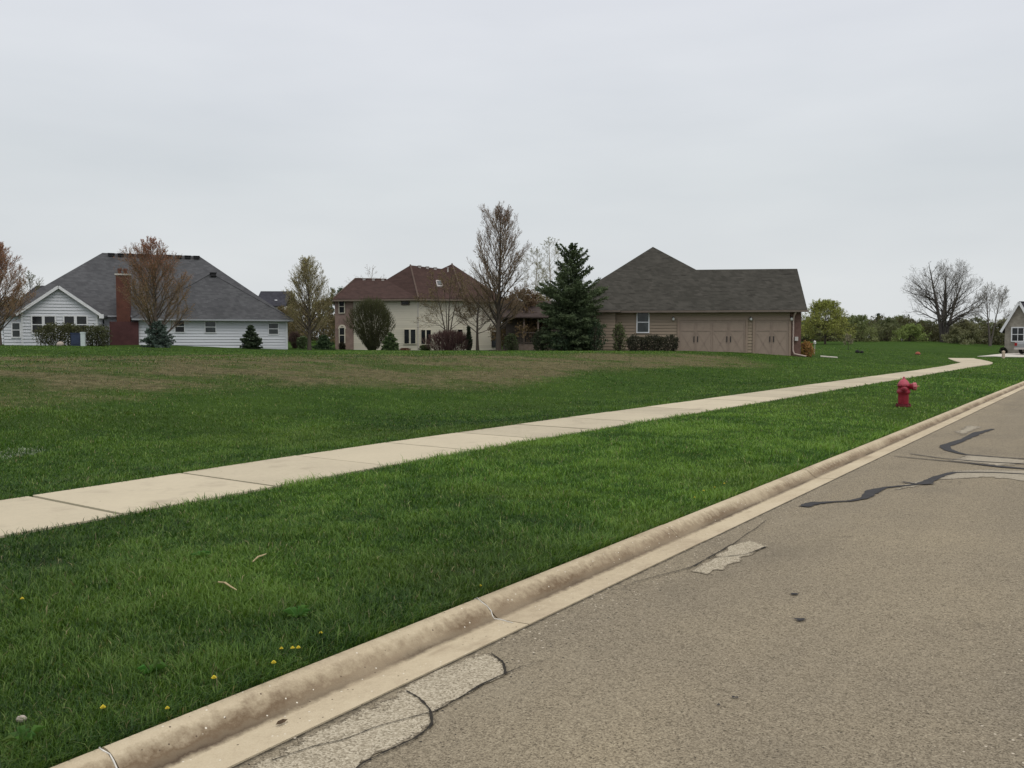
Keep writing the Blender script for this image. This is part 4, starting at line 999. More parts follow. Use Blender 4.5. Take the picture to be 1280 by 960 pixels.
def conifer(name, label, u, D, vtop, width, seed, col=(.022, .045, .022), col2=(.05, .085, .045), open_top=0.0, whorls=18, per=7, h0=.03, group=None, droop=.1, pf=None, tuft=1.0, nt=4):
    rng = np.random.default_rng(seed); x, y, z = gz(u, D); H = W(u, vtop, D)[2]-z; Rc = width/2/F*D
    c0 = np.array(col); c1 = np.array(col2); cl = Cloud(); tr = MB(); px = D/F
    tr.tube([(0, 0, -.1), (0, 0, H*.5), (0, 0, H*.97)], [H*.018, H*.012, .01], 8, (.045, .035, .028), False)
    step = max(.07, px*1.1)
    for w in range(whorls):
        f = (w+.3*rng.random())/whorls; h = H*(h0+(1-h0)*f)
        prof = (1-f)**.75*min(1, .72+f*2)
        if pf: prof = pf(f)
        if open_top and f > .5: prof *= (.75+.9*open_top*rng.random())
        m = max(3, int(per*(1-.5*f))) if not (open_top and f > .55) else 6
        for k in range(m):
            az = 2*math.pi*(k+rng.random()*.8)/m+w*1.1; L = max(.12, Rc*prof*((.72+.42*rng.random()) if not (open_top and f > .55) else (.45+.85*rng.random())))
            ups = droop*-1+.25*f+open_top*.9*f+.15*rng.standard_normal()
            d = unit(np.array((math.cos(az), math.sin(az), ups))); p = np.array((0, 0, h)); n = max(3, int(L/step))
            q = p+d*L
            tr.tube([p, p+d*L*.5, q], [.012*H**.5, .008*H**.5, .004], 3, (.05, .04, .03), False)
            for i in range(n):
                g_ = (i+1)/n; b = p+d*L*g_+np.array((0, 0, .12*L*(g_**2)*(.3+f)))
                spread = L*.40*(1-.75*g_)+step*.4
                for side in (-1, 1, 0):
                    sd = unit(d*.75+np.cross(d, (0, 0, 1))*side*.9+rng.standard_normal(3)*.25); e = b+sd*spread*(.6+.6*rng.random())
                    tone = c0+(c1-c0)*np.clip(.25+.5*g_+.3*rng.standard_normal(), 0, 1)
                    for j in range(nt):
                        s0 = b+(e-b)*(j+rng.random())/nt
                        nd = unit(sd*.8+rng.standard_normal(3)*.65)
                        cl.leaf(s0, step*tuft*(1.0+.8*rng.random()), tuple(tone*(.8+.4*rng.random())), rng, nd)
    t = thing(name, label, 'tree' if H > 2.5 else 'shrub', (x, y, z), 0, group)
    tr.build('trunk', M['bark'], t, True); cl.build('needles', M['needle'], t)
    return t
conifer('pine_tree', 'big dark green pine with a ragged open top beside the tan house', 714, 61, 308, 80, 20, (.052, .076, .042), (.115, .15, .075), .7, 24, 14, .04, None, .06, lambda f: (.80+.6*f if f < .3 else .98) if f < .52 else max(.16, .70-.98*(f-.52)), .85, 8)
conifer('spruce_tree', 'low bluish spruce in front of the russet budding tree', 198, 59, 401, 44, 21, (.05, .072, .058), (.11, .15, .125), 0, 10, 9, 0, None, 0)
conifer('spruce_tree', 'small cone shaped dark spruce against the white wall', 314, 69, 407, 29, 22, (.03, .046, .027), (.075, .10, .06), 0, 14, 10, 0, None, 0)
conifer('spruce_tree', 'low green spruce left of the brick house corner', 405, 77, 419, 30, 23, (.045, .08, .038), (.10, .15, .075), 0, 9, 9, 0, None, 0)
conifer('spruce_tree', 'small bright green spruce in front of the cream wall', 488, 75, 416, 27, 24, (.055, .09, .035), (.12, .165, .07), 0, 11, 10, 0, None, 0)
conifer('arborvitae', 'tiny dark cone evergreen at the foot of the brick wall', 428, 82, 429, 9, 25, (.02, .02, .014), (.045, .04, .025), 0, 9, 7, 0, None, -.6)
conifer('arborvitae', 'narrow dark evergreen column against the cream wall', 586, 73, 409, 11, 26, (.025, .038, .023), (.055, .075, .042), 0, 16, 8, 0, None, -.8)
conifer('spruce_tree', 'dark far conifer pointing above the hedgerow', 1097, 156, 391, 20, 27, (.035, .055, .045), (.06, .085, .07), 0, 14, 7, 0, None, .05)

def shrub(name, label, u, D, vtop, width, seed, col, col2, shape='round', depth=None, n=2600, size=.07, stems=26, stemcol=(.06, .048, .04), group=None, leafy=1.0):
    rng = np.random.default_rng(seed); x, y, z = gz(u, D); H = W(u, vtop, D)[2]-z; Rx = width/2/F*D; Ry = depth or Rx
    cl = Cloud(); tr = MB(); c0, c1 = np.array(col), np.array(col2)
    size = max(size, D/F*(1.7 if shape != 'vase' else 1.2))
    cs = rng.random((16, 3))
    def rad(f):
        if shape == 'round': return max(.08, math.sqrt(max(0, 1-((f-.42)/.6)**2)))
        if shape == 'hedge': return (1 if f < .82 else .85)*(.86+.14*min(1, f/.25))
        if shape == 'vase': return max(.08, min(1, .12+1.55*f**.9))*math.sqrt(max(0.02, 1-max(0, (f-.55)/.47)**2))
        return 1
    for _ in range(n):
        f = rng.random()**.8; a = rng.random()*6.283; k = math.sqrt(rng.random()); k = .35+.65*k if rng.random() < .75 else k
        lump = 1+.16*math.sin(3*a+5*f+seed)+.10*math.sin(7*a-9*f+seed*2)
        rr = rad(f)*lump*k
        if shape == 'hedge':
            px_, py_ = rng.uniform(-1, 1), rng.uniform(-1, 1); m = rad(f)*(1+.06*math.sin(9*px_+seed)); p = np.array((px_*Rx*m, py_*Ry*m, f*H*(1+.06*math.sin(7*px_+seed)+.03*rng.standard_normal())))
        else: p = np.array((math.cos(a)*Rx*rr, math.sin(a)*Ry*rr, f*H*(1+.05*rng.standard_normal())))
        cn = .5+.5*math.sin(p[0]*5+seed)*math.sin(p[2]*6+p[1]*4)
        tone = c0+(c1-c0)*np.clip(.2+.45*cn+.25*f+.2*rng.standard_normal(), 0, 1)
        if shape == 'vase' or leafy < 1:
            dv = unit(np.array((p[0], p[1], H*.8 if shape == 'vase' else H*2))+rng.standard_normal(3)*.3); cl.ribbon(p-dv*size*1.6, p+dv*size*1.6, size*.16, size*.08, tuple(tone))
        else: cl.leaf(p, size*(.6+.7*rng.random()), tuple(tone))
    for k in range(stems):
        a = rng.random()*6.283; q = rng.random()**.5
        if shape == 'hedge': b = np.array((rng.uniform(-.9, .9)*Rx, rng.uniform(-.6, .6)*Ry, -.05)); e = b+np.array((rng.normal()*.1, rng.normal()*.1, H*.9))
        else: b = np.array((math.cos(a), math.sin(a), 0))*Rx*.12*q-np.array((0, 0, .05)); e = np.array((math.cos(a)*Rx*q*.95, math.sin(a)*Ry*q*.95, H*(1.0-.25*q*rng.random())))
        m = (b+e)/2+np.array((0, 0, H*.08))
        tr.tube([b, m, e], [max(.018, D/F*.22), max(.012, D/F*.15), .008], 4, tuple(np.array(stemcol)*(.8+.4*rng.random())), False)
    t = thing(name, label, 'shrub', (x, y, z), 0, group)
    tr.build('stems', M['bark'], t); cl.build('foliage', M['leaf'], t)
    return t
shrub('hedge', 'wide clipped dark hedge under the white gable windows', 77, 58.5, 406, 58, 30, (0.045, 0.051, 0.024), (0.096, 0.099, 0.045), 'hedge', .7, 5200, .06, 40)
shrub('hedge', 'clipped square hedge between the utility boxes and the brick chimney', 122, 58.5, 408, 27, 31, (0.051, 0.060, 0.030), (0.104, 0.112, 0.054), 'hedge', .6, 2800, .06, 24)
shrub('round_shrub', 'large round olive shrub narrowing to its foot before the cream house', 465, 76, 377, 56, 32, (0.045, 0.048, 0.027), (0.099, 0.102, 0.054), 'vase', None, 8500, .10, 70, (.055, .048, .036))
shrub('red_shrub', 'wide reddish purple bare shrub at the foot of the multi stemmed tree', 561, 73, 415, 56, 33, (0.068, 0.039, 0.039), (0.152, 0.093, 0.088), 'round', .8, 2000, .06, 120, (.10, .055, .055), leafy=.5)
shrub('low_shrub', 'low green shrub left of the reddish bare shrub', 532, 73.5, 432, 14, 34, (0.045, 0.060, 0.027), (0.088, 0.112, 0.048), 'round', None, 900)
shrub('low_shrub', 'low brown clump beside the bright green spruce', 506, 76, 436, 12, 35, (0.105, 0.053, 0.038), (0.192, 0.096, 0.064), 'round', None, 500)
shrub('purple_shrub', 'small purple brown shrub right of the white house corner', 369, 80, 416, 18, 36, (0.053, 0.033, 0.033), (0.104, 0.064, 0.061), 'vase', None, 900, .06, 30)
shrub('low_shrub', 'rounded green shrub left of the pale green budding tree', 379, 79, 421, 16, 37, (0.053, 0.083, 0.038), (0.112, 0.152, 0.072), 'round', None, 900)
shrub('round_shrub', 'dark rounded shrub in front of the wooden porch', 677, 63, 414, 24, 38, (0.030, 0.042, 0.024), (0.072, 0.088, 0.048), 'round', None, 2200)
shrub('low_shrub', 'brown green shrub beside the trunk of the tall maple', 639, 68, 418, 18, 39, (0.045, 0.060, 0.030), (0.096, 0.120, 0.056), 'round', None, 1000)
shrub('low_shrub', 'dark shrub under the left side of the big pine', 700, 60, 416, 26, 80, (0.030, 0.051, 0.030), (0.064, 0.096, 0.054), 'round', None, 1800)
shrub('low_shrub', 'dark shrub under the right side of the big pine', 744, 60, 404, 24, 81, (0.027, 0.048, 0.027), (0.064, 0.096, 0.054), 'round', None, 2000)
shrub('upright_shrub', 'thin upright shrub at the corner of the tan wall', 774, 60.6, 406, 17, 82, (0.060, 0.083, 0.036), (0.120, 0.144, 0.064), 'round', None, 1100)
shrub('hedge', 'long low dark hedge under the tan house window', 815, 60.5, 420, 66, 83, (0.030, 0.030, 0.024), (0.067, 0.067, 0.042), 'hedge', .6, 5200, .06, 60)
shrub('orange_shrub', 'low rounded orange shrub beside the downspout', 1008, 62.6, 428, 19, 84, (.27, .15, .055), (.42, .24, .09), 'round', None, 1400)

# ================================================================== HOUSES
class House:
    def __init__(s, name, label, u, D, yaw, z=None, group=None):
        x, y, zz = gz(u, D); s.o = np.array((x, y)); s.z = zz if z is None else z; a = R(yaw)
        s.U = np.array((math.cos(a), math.sin(a))); s.Vv = np.array((-math.sin(a), math.cos(a)))
        s.t = thing(name, label, 'house', (x, y, s.z), a, group)
    def u(s, px, v=0.0):
        a = (px-640)/F; o = s.o+s.Vv*v       # (ox+u Ux) = a (oy+u Uy)
        return (a*o[1]-o[0])/(s.U[0]-a*s.U[1])
    def zz(s, px, py, v=0.0):
        p = s.o+s.Vv*v+s.U*s.u(px, v)
        return W(px, py, p[1])[2]-s.z
    def onplane(s, px, py, e, v0, m):
        """u, v, z of a pixel on the roof plane z = e + m (v - v0)"""
        v = v0
        for _ in range(60): v = v*.5+.5*(v0+(s.zz(px, py, v)-e)/m)
        return (s.u(px, v), v, e+m*(v-v0))
def lap(mb, a, b, z0, z1, top=None, course=.23, out=.055):
    """lapped boards on the wall from a to b (x, y) with outward normal to the right of a->b; top(z) gives the span at height z"""
    a = np.array(a, float); b = np.array(b, float); L = np.linalg.norm(b-a); r = (b-a)/L; n = np.array((r[1], -r[0]))
    z = z0
    while z < z1-1e-4:
        zt = min(z+course, z1); lo = top(z) if top else (0, L); hi = top(zt) if top else (0, L)
        P = lambda x, d, zz: (*(a+r*x+n*d), zz)
        V = [P(lo[0], out, z), P(lo[1], out, z), P(hi[1], .004, zt), P(hi[0], .004, zt), P(lo[0], 0, z), P(lo[1], 0, z)]
        mb.add(V, [(0, 1, 2, 3), (4, 5, 1, 0)])
        z = zt
def window(h, x0, x1, z0, z1, o, r, n, glass='glass', frame='white_trim', fw=.09, rail=True, mull=0, sill=False, name='window'):
    mb = MB()
    mb.obox(o, r, n, x0-fw, x1+fw, z1, z1+fw, 0, .10); mb.obox(o, r, n, x0-fw, x1+fw, z0-fw, z0, 0, .10 if not sill else .11)
    mb.obox(o, r, n, x0-fw, x0, z0, z1, 0, .10); mb.obox(o, r, n, x1, x1+fw, z0, z1, 0, .10)
    if rail: mb.obox(o, r, n, x0, x1, (z0+z1)/2-.03, (z0+z1)/2+.03, 0, .088)
    for k in range(mull): x = x0+(x1-x0)*(k+1)/(mull+1); mb.obox(o, r, n, x-.025, x+.025, z0, z1, 0, .090)
    w = mb.build(name, M[frame], h.t)
    p = MB(); p.obox(o, r, n, x0, x1, z0, z1, 0, .066); p.build('pane', M[glass], w)
    return w
def front(v): return (0, v, 0), (1, 0, 0), (0, -1, 0)
def roof_poly(h, verts, faces, mat, thick=.14, name='roof'):
    """roof shell: top faces plus an underside lowered by thick"""
    n = len(verts); V = list(verts)+[(x, y, z-thick) for x, y, z in verts]; Fs = [tuple(f) for f in faces]
    edges = {}
    for f in Fs:
        for i in range(len(f)): edges[(f[i], f[(i+1) % len(f)])] = 1
    out = Fs+[tuple(i+n for i in f[::-1]) for f in Fs]
    for (a, b) in edges:
        if (b, a) not in edges: out.append((b, a, a+n, b+n))
    mb = MB(); mb.add(V, out); return mb.build(name, mat, h.t)
def vents(h, pts, mat, size=(.5, .3, .16), name='roof_vent', parent=None):
    for p in pts:
        mb = MB(); a, b, c = size; mb.box(-a/2, a/2, -b/2, b/2, -.15, c); mb.box(-a/2-.05, a/2+.05, -b/2-.05, b/2+.05, c, c+.05)
        o = mb.build(name, mat, parent or h.t); o.location = p

# ---------------------------------------------------------------- white house on the left
h = House('white_house', 'long white sided house with grey hip roof and red brick chimney on the left', 359, 72, 20)
vL, vG = .9, -3.6
eR = h.zz(364, 399.5, -.4); eL = h.zz(131, 394, vL); eG = h.zz(126, 391, vG)
uW = h.u(174, 0); uL = h.u(6, vL); g0, g1 = h.u(29, vG), h.u(122, vG); zb = -1.0
wall = MB(); lap(wall, (uW, 0), (0, 0), zb, eR); lap(wall, (0, 0), (0, 14), zb, eR); lap(wall, (uL, vL), (uW, vL), zb, eL)
lap(wall, (uL, 14), (uL, vL), zb, eL); lap(wall, (uW, vL), (uW, 0), zb, eR); lap(wall, (0, 14), (uL, 14), zb, eR)
gm = (g0+g1)/2; za = h.zz(76, 360, vG); gw = (g1-g0)
def gtop(z): k = max(0, (z-eG)/(za-eG)); return (gw/2*k, gw-gw/2*k)
lap(wall, (g0, vG), (g1, vG), zb, za-.02, gtop); lap(wall, (g1, vG), (g1, vL), zb, eG); lap(wall, (g0, vL), (g0, vG), zb, eG)
wall.build('wall', M['white_siding'], h.t)
for (x, v, n0) in ((0, 0, eR), (g0, vG, eG), (g1, vG, eG)):
    tr = MB(); tr.box(x-.07, x+.07, v-.035, v+.07, zb, n0); tr.build('corner_trim', M['white_trim'], h.t)
# main hip and the projecting hip on the right
vr = 7.6; rl = (h.u(131, vr), vr, h.zz(131, 317.5, vr)); rr_ = (h.u(251, vr), vr, h.zz(251, 318.5, vr)); zr = (rl[2]+rr_[2])/2
ov = .45; vb = 2*vr-vL+ov
V = [(uL-ov, vL-ov, eL), (ov-.02, vL-ov, eR+.12), (ov-.02, vb, eR+.12), (uL-ov, vb, eL), (rl[0], vr, zr), (rr_[0], vr, zr)]
roof = roof_poly(h, V, [(0, 1, 5, 4), (1, 2, 5), (2, 3, 4, 5), (3, 0, 4)], M['grey_roof'])
pv = 3.2; pk = (h.u(266, pv), pv, h.zz(266, 342, pv))
mR = (zr-eR)/8
V = [(uW-ov, -ov, eR), (ov+.02, -ov, eR), pk, (pk[0]+.2, pv+3.5, pk[2]), (uW-ov, 4.5, eR), (ov+.02, 5, eR)]
roof_poly(h, V, [(0, 1, 2), (4, 0, 2, 3), (1, 5, 3, 2)], M['grey_roof'], .12)
V = [(g0-.35, vG-.3, eG-.15), (gm, vG-.3, za+.14), (g1+.35, vG-.3, eG-.15), (g0-.35, 2.5, eG-.15), (gm, 3.5, za+.14), (g1+.35, 2.5, eG-.15)]
groof = roof_poly(h, V, [(0, 1, 4, 3), (1, 2, 5, 4)], M['grey_roof'])
rk = MB()
for s_, x in ((-1, g0-.35), (1, g1+.35)):
    a = np.array((x, vG-.3, eG-.22)); b = np.array((gm, vG-.3, za+.07)); rk.obar(a, b, (0, -1, 0), .2, .003, .035)
rk.obox((0, vG-.3, 0), (1, 0, 0), (0, -1, 0), g1+.2, g1+.5, eG-.42, eG-.12, -.25, .04)
rk.build('rake_board', M['white_trim'], h.t)
gt = MB(); gt.box(uW-ov, ov+.05, -ov-.12, -ov-.004, eR-.15, eR-.02); gt.build('gutter', M['grey_trim'], h.t)
hc = MB(); hc.tube([(uW-ov, -ov, eR+.02), tuple(np.array(pk)+(0, 0, .02))], .04, 6); hc.tube([tuple(np.array(pk)+(0, 0, .02)), (ov+.02, -ov, eR+.02)], .03, 6); hc.build('ridge_cap', M['grey_roof'], roof)
gt = MB(); gt.box(g1+.4, uW-ov, vL-ov-.12, vL-ov-.004, eL-.15, eL-.02); gt.build('gutter', M['grey_trim'], h.t)
dsp = MB(); dsp.box(-.06, .02, -.12, -.04, zb, eR-.1); dsp.build('downspout', M['white_trim'], h.t)
o, r, n = front(vG)
for a, b in ((42, 54), (57.5, 70), (82, 94), (97.5, 109.5)):
    window(h, h.u(a, vG), h.u(b, vG), h.zz(a, 416, vG), h.zz(a, 395.5, vG), o, r, n)
o, r, n = front(vL); window(h, h.u(123.5, vL), h.u(131.5, vL), h.zz(128, 412, vL), h.zz(128, 399.5, vL), o, r, n)
window(h, h.u(17, vL), h.u(26, vL), h.zz(22, 421, vL), h.zz(22, 404, vL), o, r, n, 'glass_grey')
o, r, n = front(0)
for a, b, t_, bt in ((220, 231, 401, 415), (257.5, 270, 402, 415.5), (336.5, 348, 404.5, 417.5)):
    window(h, h.u(a), h.u(b), h.zz(a, bt), h.zz(a, t_), o, r, n, 'glass_grey' if a > 250 else 'glass', 'white_trim', .06)
ch = MB(); cv = vL-.9; c0, c1 = h.u(147, cv), h.u(164, cv); zt = h.zz(155, 344, cv)
ch.box(c0, c1, cv, vL+.4, -1, zt); cho = ch.build('chimney', M['red_brick'], roof)
cc = MB(); cc.box(c0-.08, c1+.08, cv-.08, vL+.48, zt, zt+.12); cc.build('chimney_cap', M['concrete_cap'], h.t)
cp = MB()
for x in (c0+.25, c1-.3): cp.lathe([(.13, 0), (.12, .25), (.16, .27), (.15, .42)], 10, (x, cv+.4, zt+.12))
cp.build('flue_pot', M['red_brick'], h.t)
cb = MB(); b0, b1 = h.u(138, cv-.3), h.u(174, cv-.3); cb.box(b0, b1, cv-.3, vL, -1, h.zz(150, 402, cv-.3)); cb.build('chimney_base', M['maroon_wall'], h.t)
vents(h, [(h.u(p, vr-.35), vr-.35, zr-.15) for p in (142, 154, 166, 178, 214, 226, 237, 248)], M['dark_vent'], (.42, .4, .06))
pv_ = h.onplane(266, 343, eR, -ov, mR); vents(h, [(pk[0]+.15, pk[1]-.25, pk[2]-.1)], M['dark_vent'], (.45, .4, .12))

# ---------------------------------------------------------------- cream two-storey house in the middle
h = House('cream_house', 'two storey cream house with brown hip roof and a brick left end', 523, 84, 0)
def Lp(px, py, D):   # local point
    p = W(px, py, D); return (p[0]-h.o[0], p[1]-h.o[1], p[2]-h.z)
z_e = Lp(523, 373, 84)[2]
pts = [Lp(419, 400, 86)[:2], Lp(442, 400, 85.6)[:2], (0.0, 0.0), Lp(579, 400, 85.2)[:2], Lp(622, 400, 88)[:2], Lp(612, 400, 100)[:2], Lp(428, 400, 100)[:2]]
zb = -1.0
brk = MB(); a, b = np.array(pts[0]), np.array(pts[1]); r = (b-a)/np.linalg.norm(b-a); nn = np.array((r[1], -r[0]))
brk.obox((a[0], a[1], 0), (r[0], r[1], 0), (nn[0], nn[1], 0), 0, np.linalg.norm(b-a), zb, z_e-.1, -.3, .06); brk.build('brick_wall', M['pink_brick'], h.t)
wl = MB()
for i in (1, 2, 3): lap(wl, pts[i], pts[i+1], zb, z_e-.08, None, .22, .040)
for i in (4, 5, 6): lap(wl, pts[i], pts[(i+1) % 7], zb, z_e-.08, None, .4, .036)
wl.build('wall', M['cream_siding'], h.t)
e0, e1, e1b, e2 = Lp(415.5, 372.5, 85.5), Lp(523, 372.6, 83.5), Lp(580, 373.4, 84.7), Lp(634, 375.5, 87.6)
b0, b2 = Lp(424, 378, 101), Lp(618, 380, 101)
e0 = (e0[0], e0[1], z_e); e1 = (e1[0], e1[1], z_e); e1b = (e1b[0], e1b[1], z_e); e2 = (e2[0], e2[1], z_e); b0 = (b0[0], b0[1], z_e); b2 = (b2[0], b2[1], z_e)
R1, R2, R3, R4, R5 = Lp(444, 348.5, 91.5), Lp(483, 349.5, 91), Lp(513, 331.5, 90.5), Lp(552, 336, 91.5), Lp(565, 330, 91.5)
V = [e0, e1, e1b, e2, b2, b0, R1, R2, R3, R4, R5]
Fs = [(5, 0, 6), (0, 1, 7), (0, 7, 6), (1, 8, 7), (1, 9, 8), (1, 2, 9), (2, 10, 9), (2, 3, 10), (3, 4, 10), (4, 9, 10), (4, 8, 9), (4, 7, 8), (4, 5, 7), (5, 6, 7)]
roof = roof_poly(h, V, Fs, M['brown_roof'], .2)
hp = MB()
for a, b in ((e1, R3), (e1b, R5), (e0, R1), (R1, R2)):
    a, b = np.array(a), np.array(b); hp.tube([a+(0, 0, .02), b+(0, 0, .02)], .09, 6)
hp.build('ridge_cap', M['ridge_tile'], roof)
gt = MB()
for a, b in ((e0, e1), (e1, e1b), (e1b, e2)):
    a, b = np.array(a[:2]), np.array(b[:2]); r = (b-a)/np.linalg.norm(b-a); nn = (r[1], -r[0], 0)
    gt.obox((a[0], a[1], 0), (r[0], r[1], 0), nn, .02, np.linalg.norm(b-a)-.02, z_e-.22, z_e-.06, .004, .1)
gt.build('gutter', M['bronze_trim'], h.t)
ds = MB(); ds.tube([(0, -.09, z_e-.2), (0, -.09, .1)], .045, 6); ds.build('downspout', M['pale_vent'], h.t)
def wallframe(i):
    a, b = np.array(pts[i]), np.array(pts[i+1]); r = (b-a)/np.linalg.norm(b-a); nn = np.array((r[1], -r[0]))
    return (a[0], a[1], 0), (r[0], r[1], 0), (nn[0], nn[1], 0), r
def wx(i, px):   # distance along wall i where pixel column px meets it
    a, b = np.array(pts[i]), np.array(pts[i+1]); r = (b-a)/np.linalg.norm(b-a); k = (px-640)/F; A = a+h.o
    return (k*A[1]-A[0])/(r[0]-k*r[1])
def wz(i, px, py):
    a, b = np.array(pts[i]), np.array(pts[i+1]); r = (b-a)/np.linalg.norm(b-a); p = a+h.o+r*wx(i, px); return W(px, py, p[1])[2]-h.z
def w2(i, x0, x1, yt, yb, **kw):
    o, r, n, _ = wallframe(i); 
    if i == 0: o = tuple(np.array(o)+np.array(n)*.06)
    else: o = tuple(np.array(o)+np.array(n)*.02)
    return window(h, wx(i, x0), wx(i, x1), wz(i, x0, yb), wz(i, x0, yt), o, r, n, **kw)
w2(0, 425.5, 431.5, 375.5, 391, frame='cream_siding', fw=.07, sill=True); wn = w2(0, 425.5, 431.5, 410, 428, frame='cream_siding', fw=.07, sill=True)
o, r, n, _ = wallframe(0); ar = MB(); xc = (wx(0, 425.5)+wx(0, 431.5))/2; zc = wz(0, 428, 411)
for k in range(9):
    a0, a1 = math.pi*k/9, math.pi*(k+1)/9; A = np.array(o)+np.array(r)*(xc+.33*math.cos(a0))+np.array((0, 0, zc+.33*math.sin(a0))); B = np.array(o)+np.array(r)*(xc+.33*math.cos(a1))+np.array((0, 0, zc+.33*math.sin(a1)))
    ar.obar(A, B, n, .16, .062, .12)
ar.build('window_arch', M['cream_siding'], h.t)
w2(1, 503, 512, 377, 381, frame='bronze_trim', fw=.05, rail=False)
for i, a, b, t_, bt in ((1, 506, 512, 412, 429.5), (1, 514, 520, 412, 429.5), (2, 526.5, 531.5, 412.5, 430), (2, 533, 538.5, 412.5, 430), (2, 572, 578, 412, 430)): w2(i, a, b, t_, bt, frame='cream_siding', fw=.06, rail=False)
w2(3, 615, 620, 415, 433, frame='black_metal', fw=.06, rail=False)
# skylight on the front right slope, and small roof vents
def bary(i, j, k, a, b): A, B, C_ = (np.array(V[q]) for q in (i, j, k)); return A*(1-a-b)+B*a+C_*b
P = [bary(2, 9, 1, .36, .42), bary(2, 9, 1, .36, .28), bary(2, 9, 1, .56, .24), bary(2, 9, 1, .56, .35)]
nn = unit(np.cross(P[1]-P[0], P[2]-P[0])); nn = nn if nn[1] < 0 else -nn
sk = MB(); sk.add([p+nn*.12 for p in P]+[p-nn*.05 for p in P], [(0, 1, 2, 3), (0, 4, 5, 1), (1, 5, 6, 2), (2, 6, 7, 3), (3, 7, 4, 0)]); sko = sk.build('skylight', M['pale_vent'], roof)
c_ = sum(P)/4; sg = MB(); sg.add([c_+(p-c_)*.72+nn*.13 for p in P], [(0, 1, 2, 3)]); sg.build('skylight_pane', M['glass_grey'], h.t)
R1, R2, R3, R4 = (np.array(q) for q in (R1, R2, R3, R4))
vents(h, [tuple(R1+(R2-R1)*k+np.array((0, -.25, -.12))) for k in (.3, .6, .9)]+[tuple(R3+(R4-R3)*k+np.array((0, -.3, -.14))) for k in (.3, .55, .8)], M['pale_vent'], (.28, .24, .14))
vents(h, [tuple(bary(2, 10, 9, .3, .55))], M['pale_vent'], (.14, .14, .4), 'vent_pipe')

# ---------------------------------------------------------------- tan house with the garage doors
h = House('tan_garage_house', 'tan sided house with charcoal roof and two garage doors', 1000, 62, -7)
ov = .5; e = h.zz(1000, 387, -ov); m_ = .84; zb = -.8
uR = 0.0; uC = h.u(769, 0); uLft = h.u(700, 0); dep = 14.0
PK = h.onplane(815, 308.5, e, -ov, m_); RR = h.onplane(998, 336, e, -ov, m_); JJ = h.onplane(869, 337, e, -ov, m_)
vG_ = (RR[1]+JJ[1])/2; RR = (uR+.35, vG_, e+m_*(vG_+ov)); JJ = (JJ[0], vG_, RR[2])
eLx = h.u(688, -ov); gb = 2*vG_+ov
P2 = (PK[0], PK[1]+6, PK[2])
V = [(eLx, -ov, e), (uR+.35, -ov, e), RR, JJ, PK, P2, (eLx, P2[1]+7, e), (JJ[0]+1.2, gb, e), (uR+.35, gb, e), (JJ[0]+3, P2[1]+7, e)]
roof = roof_poly(h, V, [(0, 1, 2, 3, 4), (6, 0, 4, 5), (2, 8, 7, 3), (3, 7, 9, 5, 4), (9, 6, 5)], M['dark_roof'], .16)
wall = MB(); lap(wall, (uC, 0), (uR-.75, 0), zb, e+.25, None, .22, .055)
lap(wall, (uR, 2*vG_), (uLft, dep), zb, e+.2, None, .4); lap(wall, (uLft, dep), (uLft, 0), zb, e+.2)
def gt3(z): k = max(0, (z-e-.3)/(RR[2]-e-.3)); return (vG_*k, 2*vG_-vG_*k)
lap(wall, (uR, 0), (uR, 2*vG_), zb, RR[2]-.2, gt3)
# bay that steps forward on the left, with a small hip of its own
bv = -1.0; uB = h.u(735, bv); uB1 = h.u(769, bv)
lap(wall, (uB, bv), (uB1, bv), zb, e-.05, None, .22, .055); lap(wall, (uB1, bv), (uB1, 0), zb, e-.05); lap(wall, (uB, 0), (uB, bv), zb, e-.05)
wall.build('wall', M['tan_siding'], h.t)
roof_poly(h, [(uB-.4, bv-.4, e-.02), (uB1+.35, bv-.4, e-.02), (uB1-1.0, 1.0, e+1.05), (uB+.6, 1.0, e+1.05), (uB1+.35, .3, e-.02), (uB-.4, .3, e-.02)], [(0, 1, 2, 3), (1, 4, 2), (5, 0, 3)], M['dark_roof'], .12)
bk = MB(); bk.box(uR-.72, uR+.03, -.06, .3, zb, e+.1); bk.build('brick_pier', M['dark_brick'], h.t)
gu = MB(); gu.box(uB1+.4, uR+.42, -ov-.13, -ov-.004, e-.17, e-.03); gu.box(uB-.4, uB1+.35, bv-.53, bv-.404, e-.16, e-.03); gu.build('gutter', M['tan_gutter'], h.t)
sf = MB(); sf.box(uB1+.1, uR+.3, -ov+.02, -.03, e-.13, e-.1); sf.build('soffit', M['tan_trim'], h.t)
ds = MB(); ux = h.u(994, -.5); ds.tube([(ux, -ov-.06, e-.15), (ux-.1, -.3, e-.45), (ux-.1, -.16, e-.8), (ux-.1, -.16, .45), (ux-.02, -.25, .2), (ux+.75, -.5, .03)], .055, 8); ds.build('downspout', M['pink_pipe'], h.t)
o, r, n = front(0)
window(h, h.u(796.5), h.u(810), h.zz(803, 415), h.zz(803, 390.5), o, r, n, 'glass_grey', 'white_trim', .08)
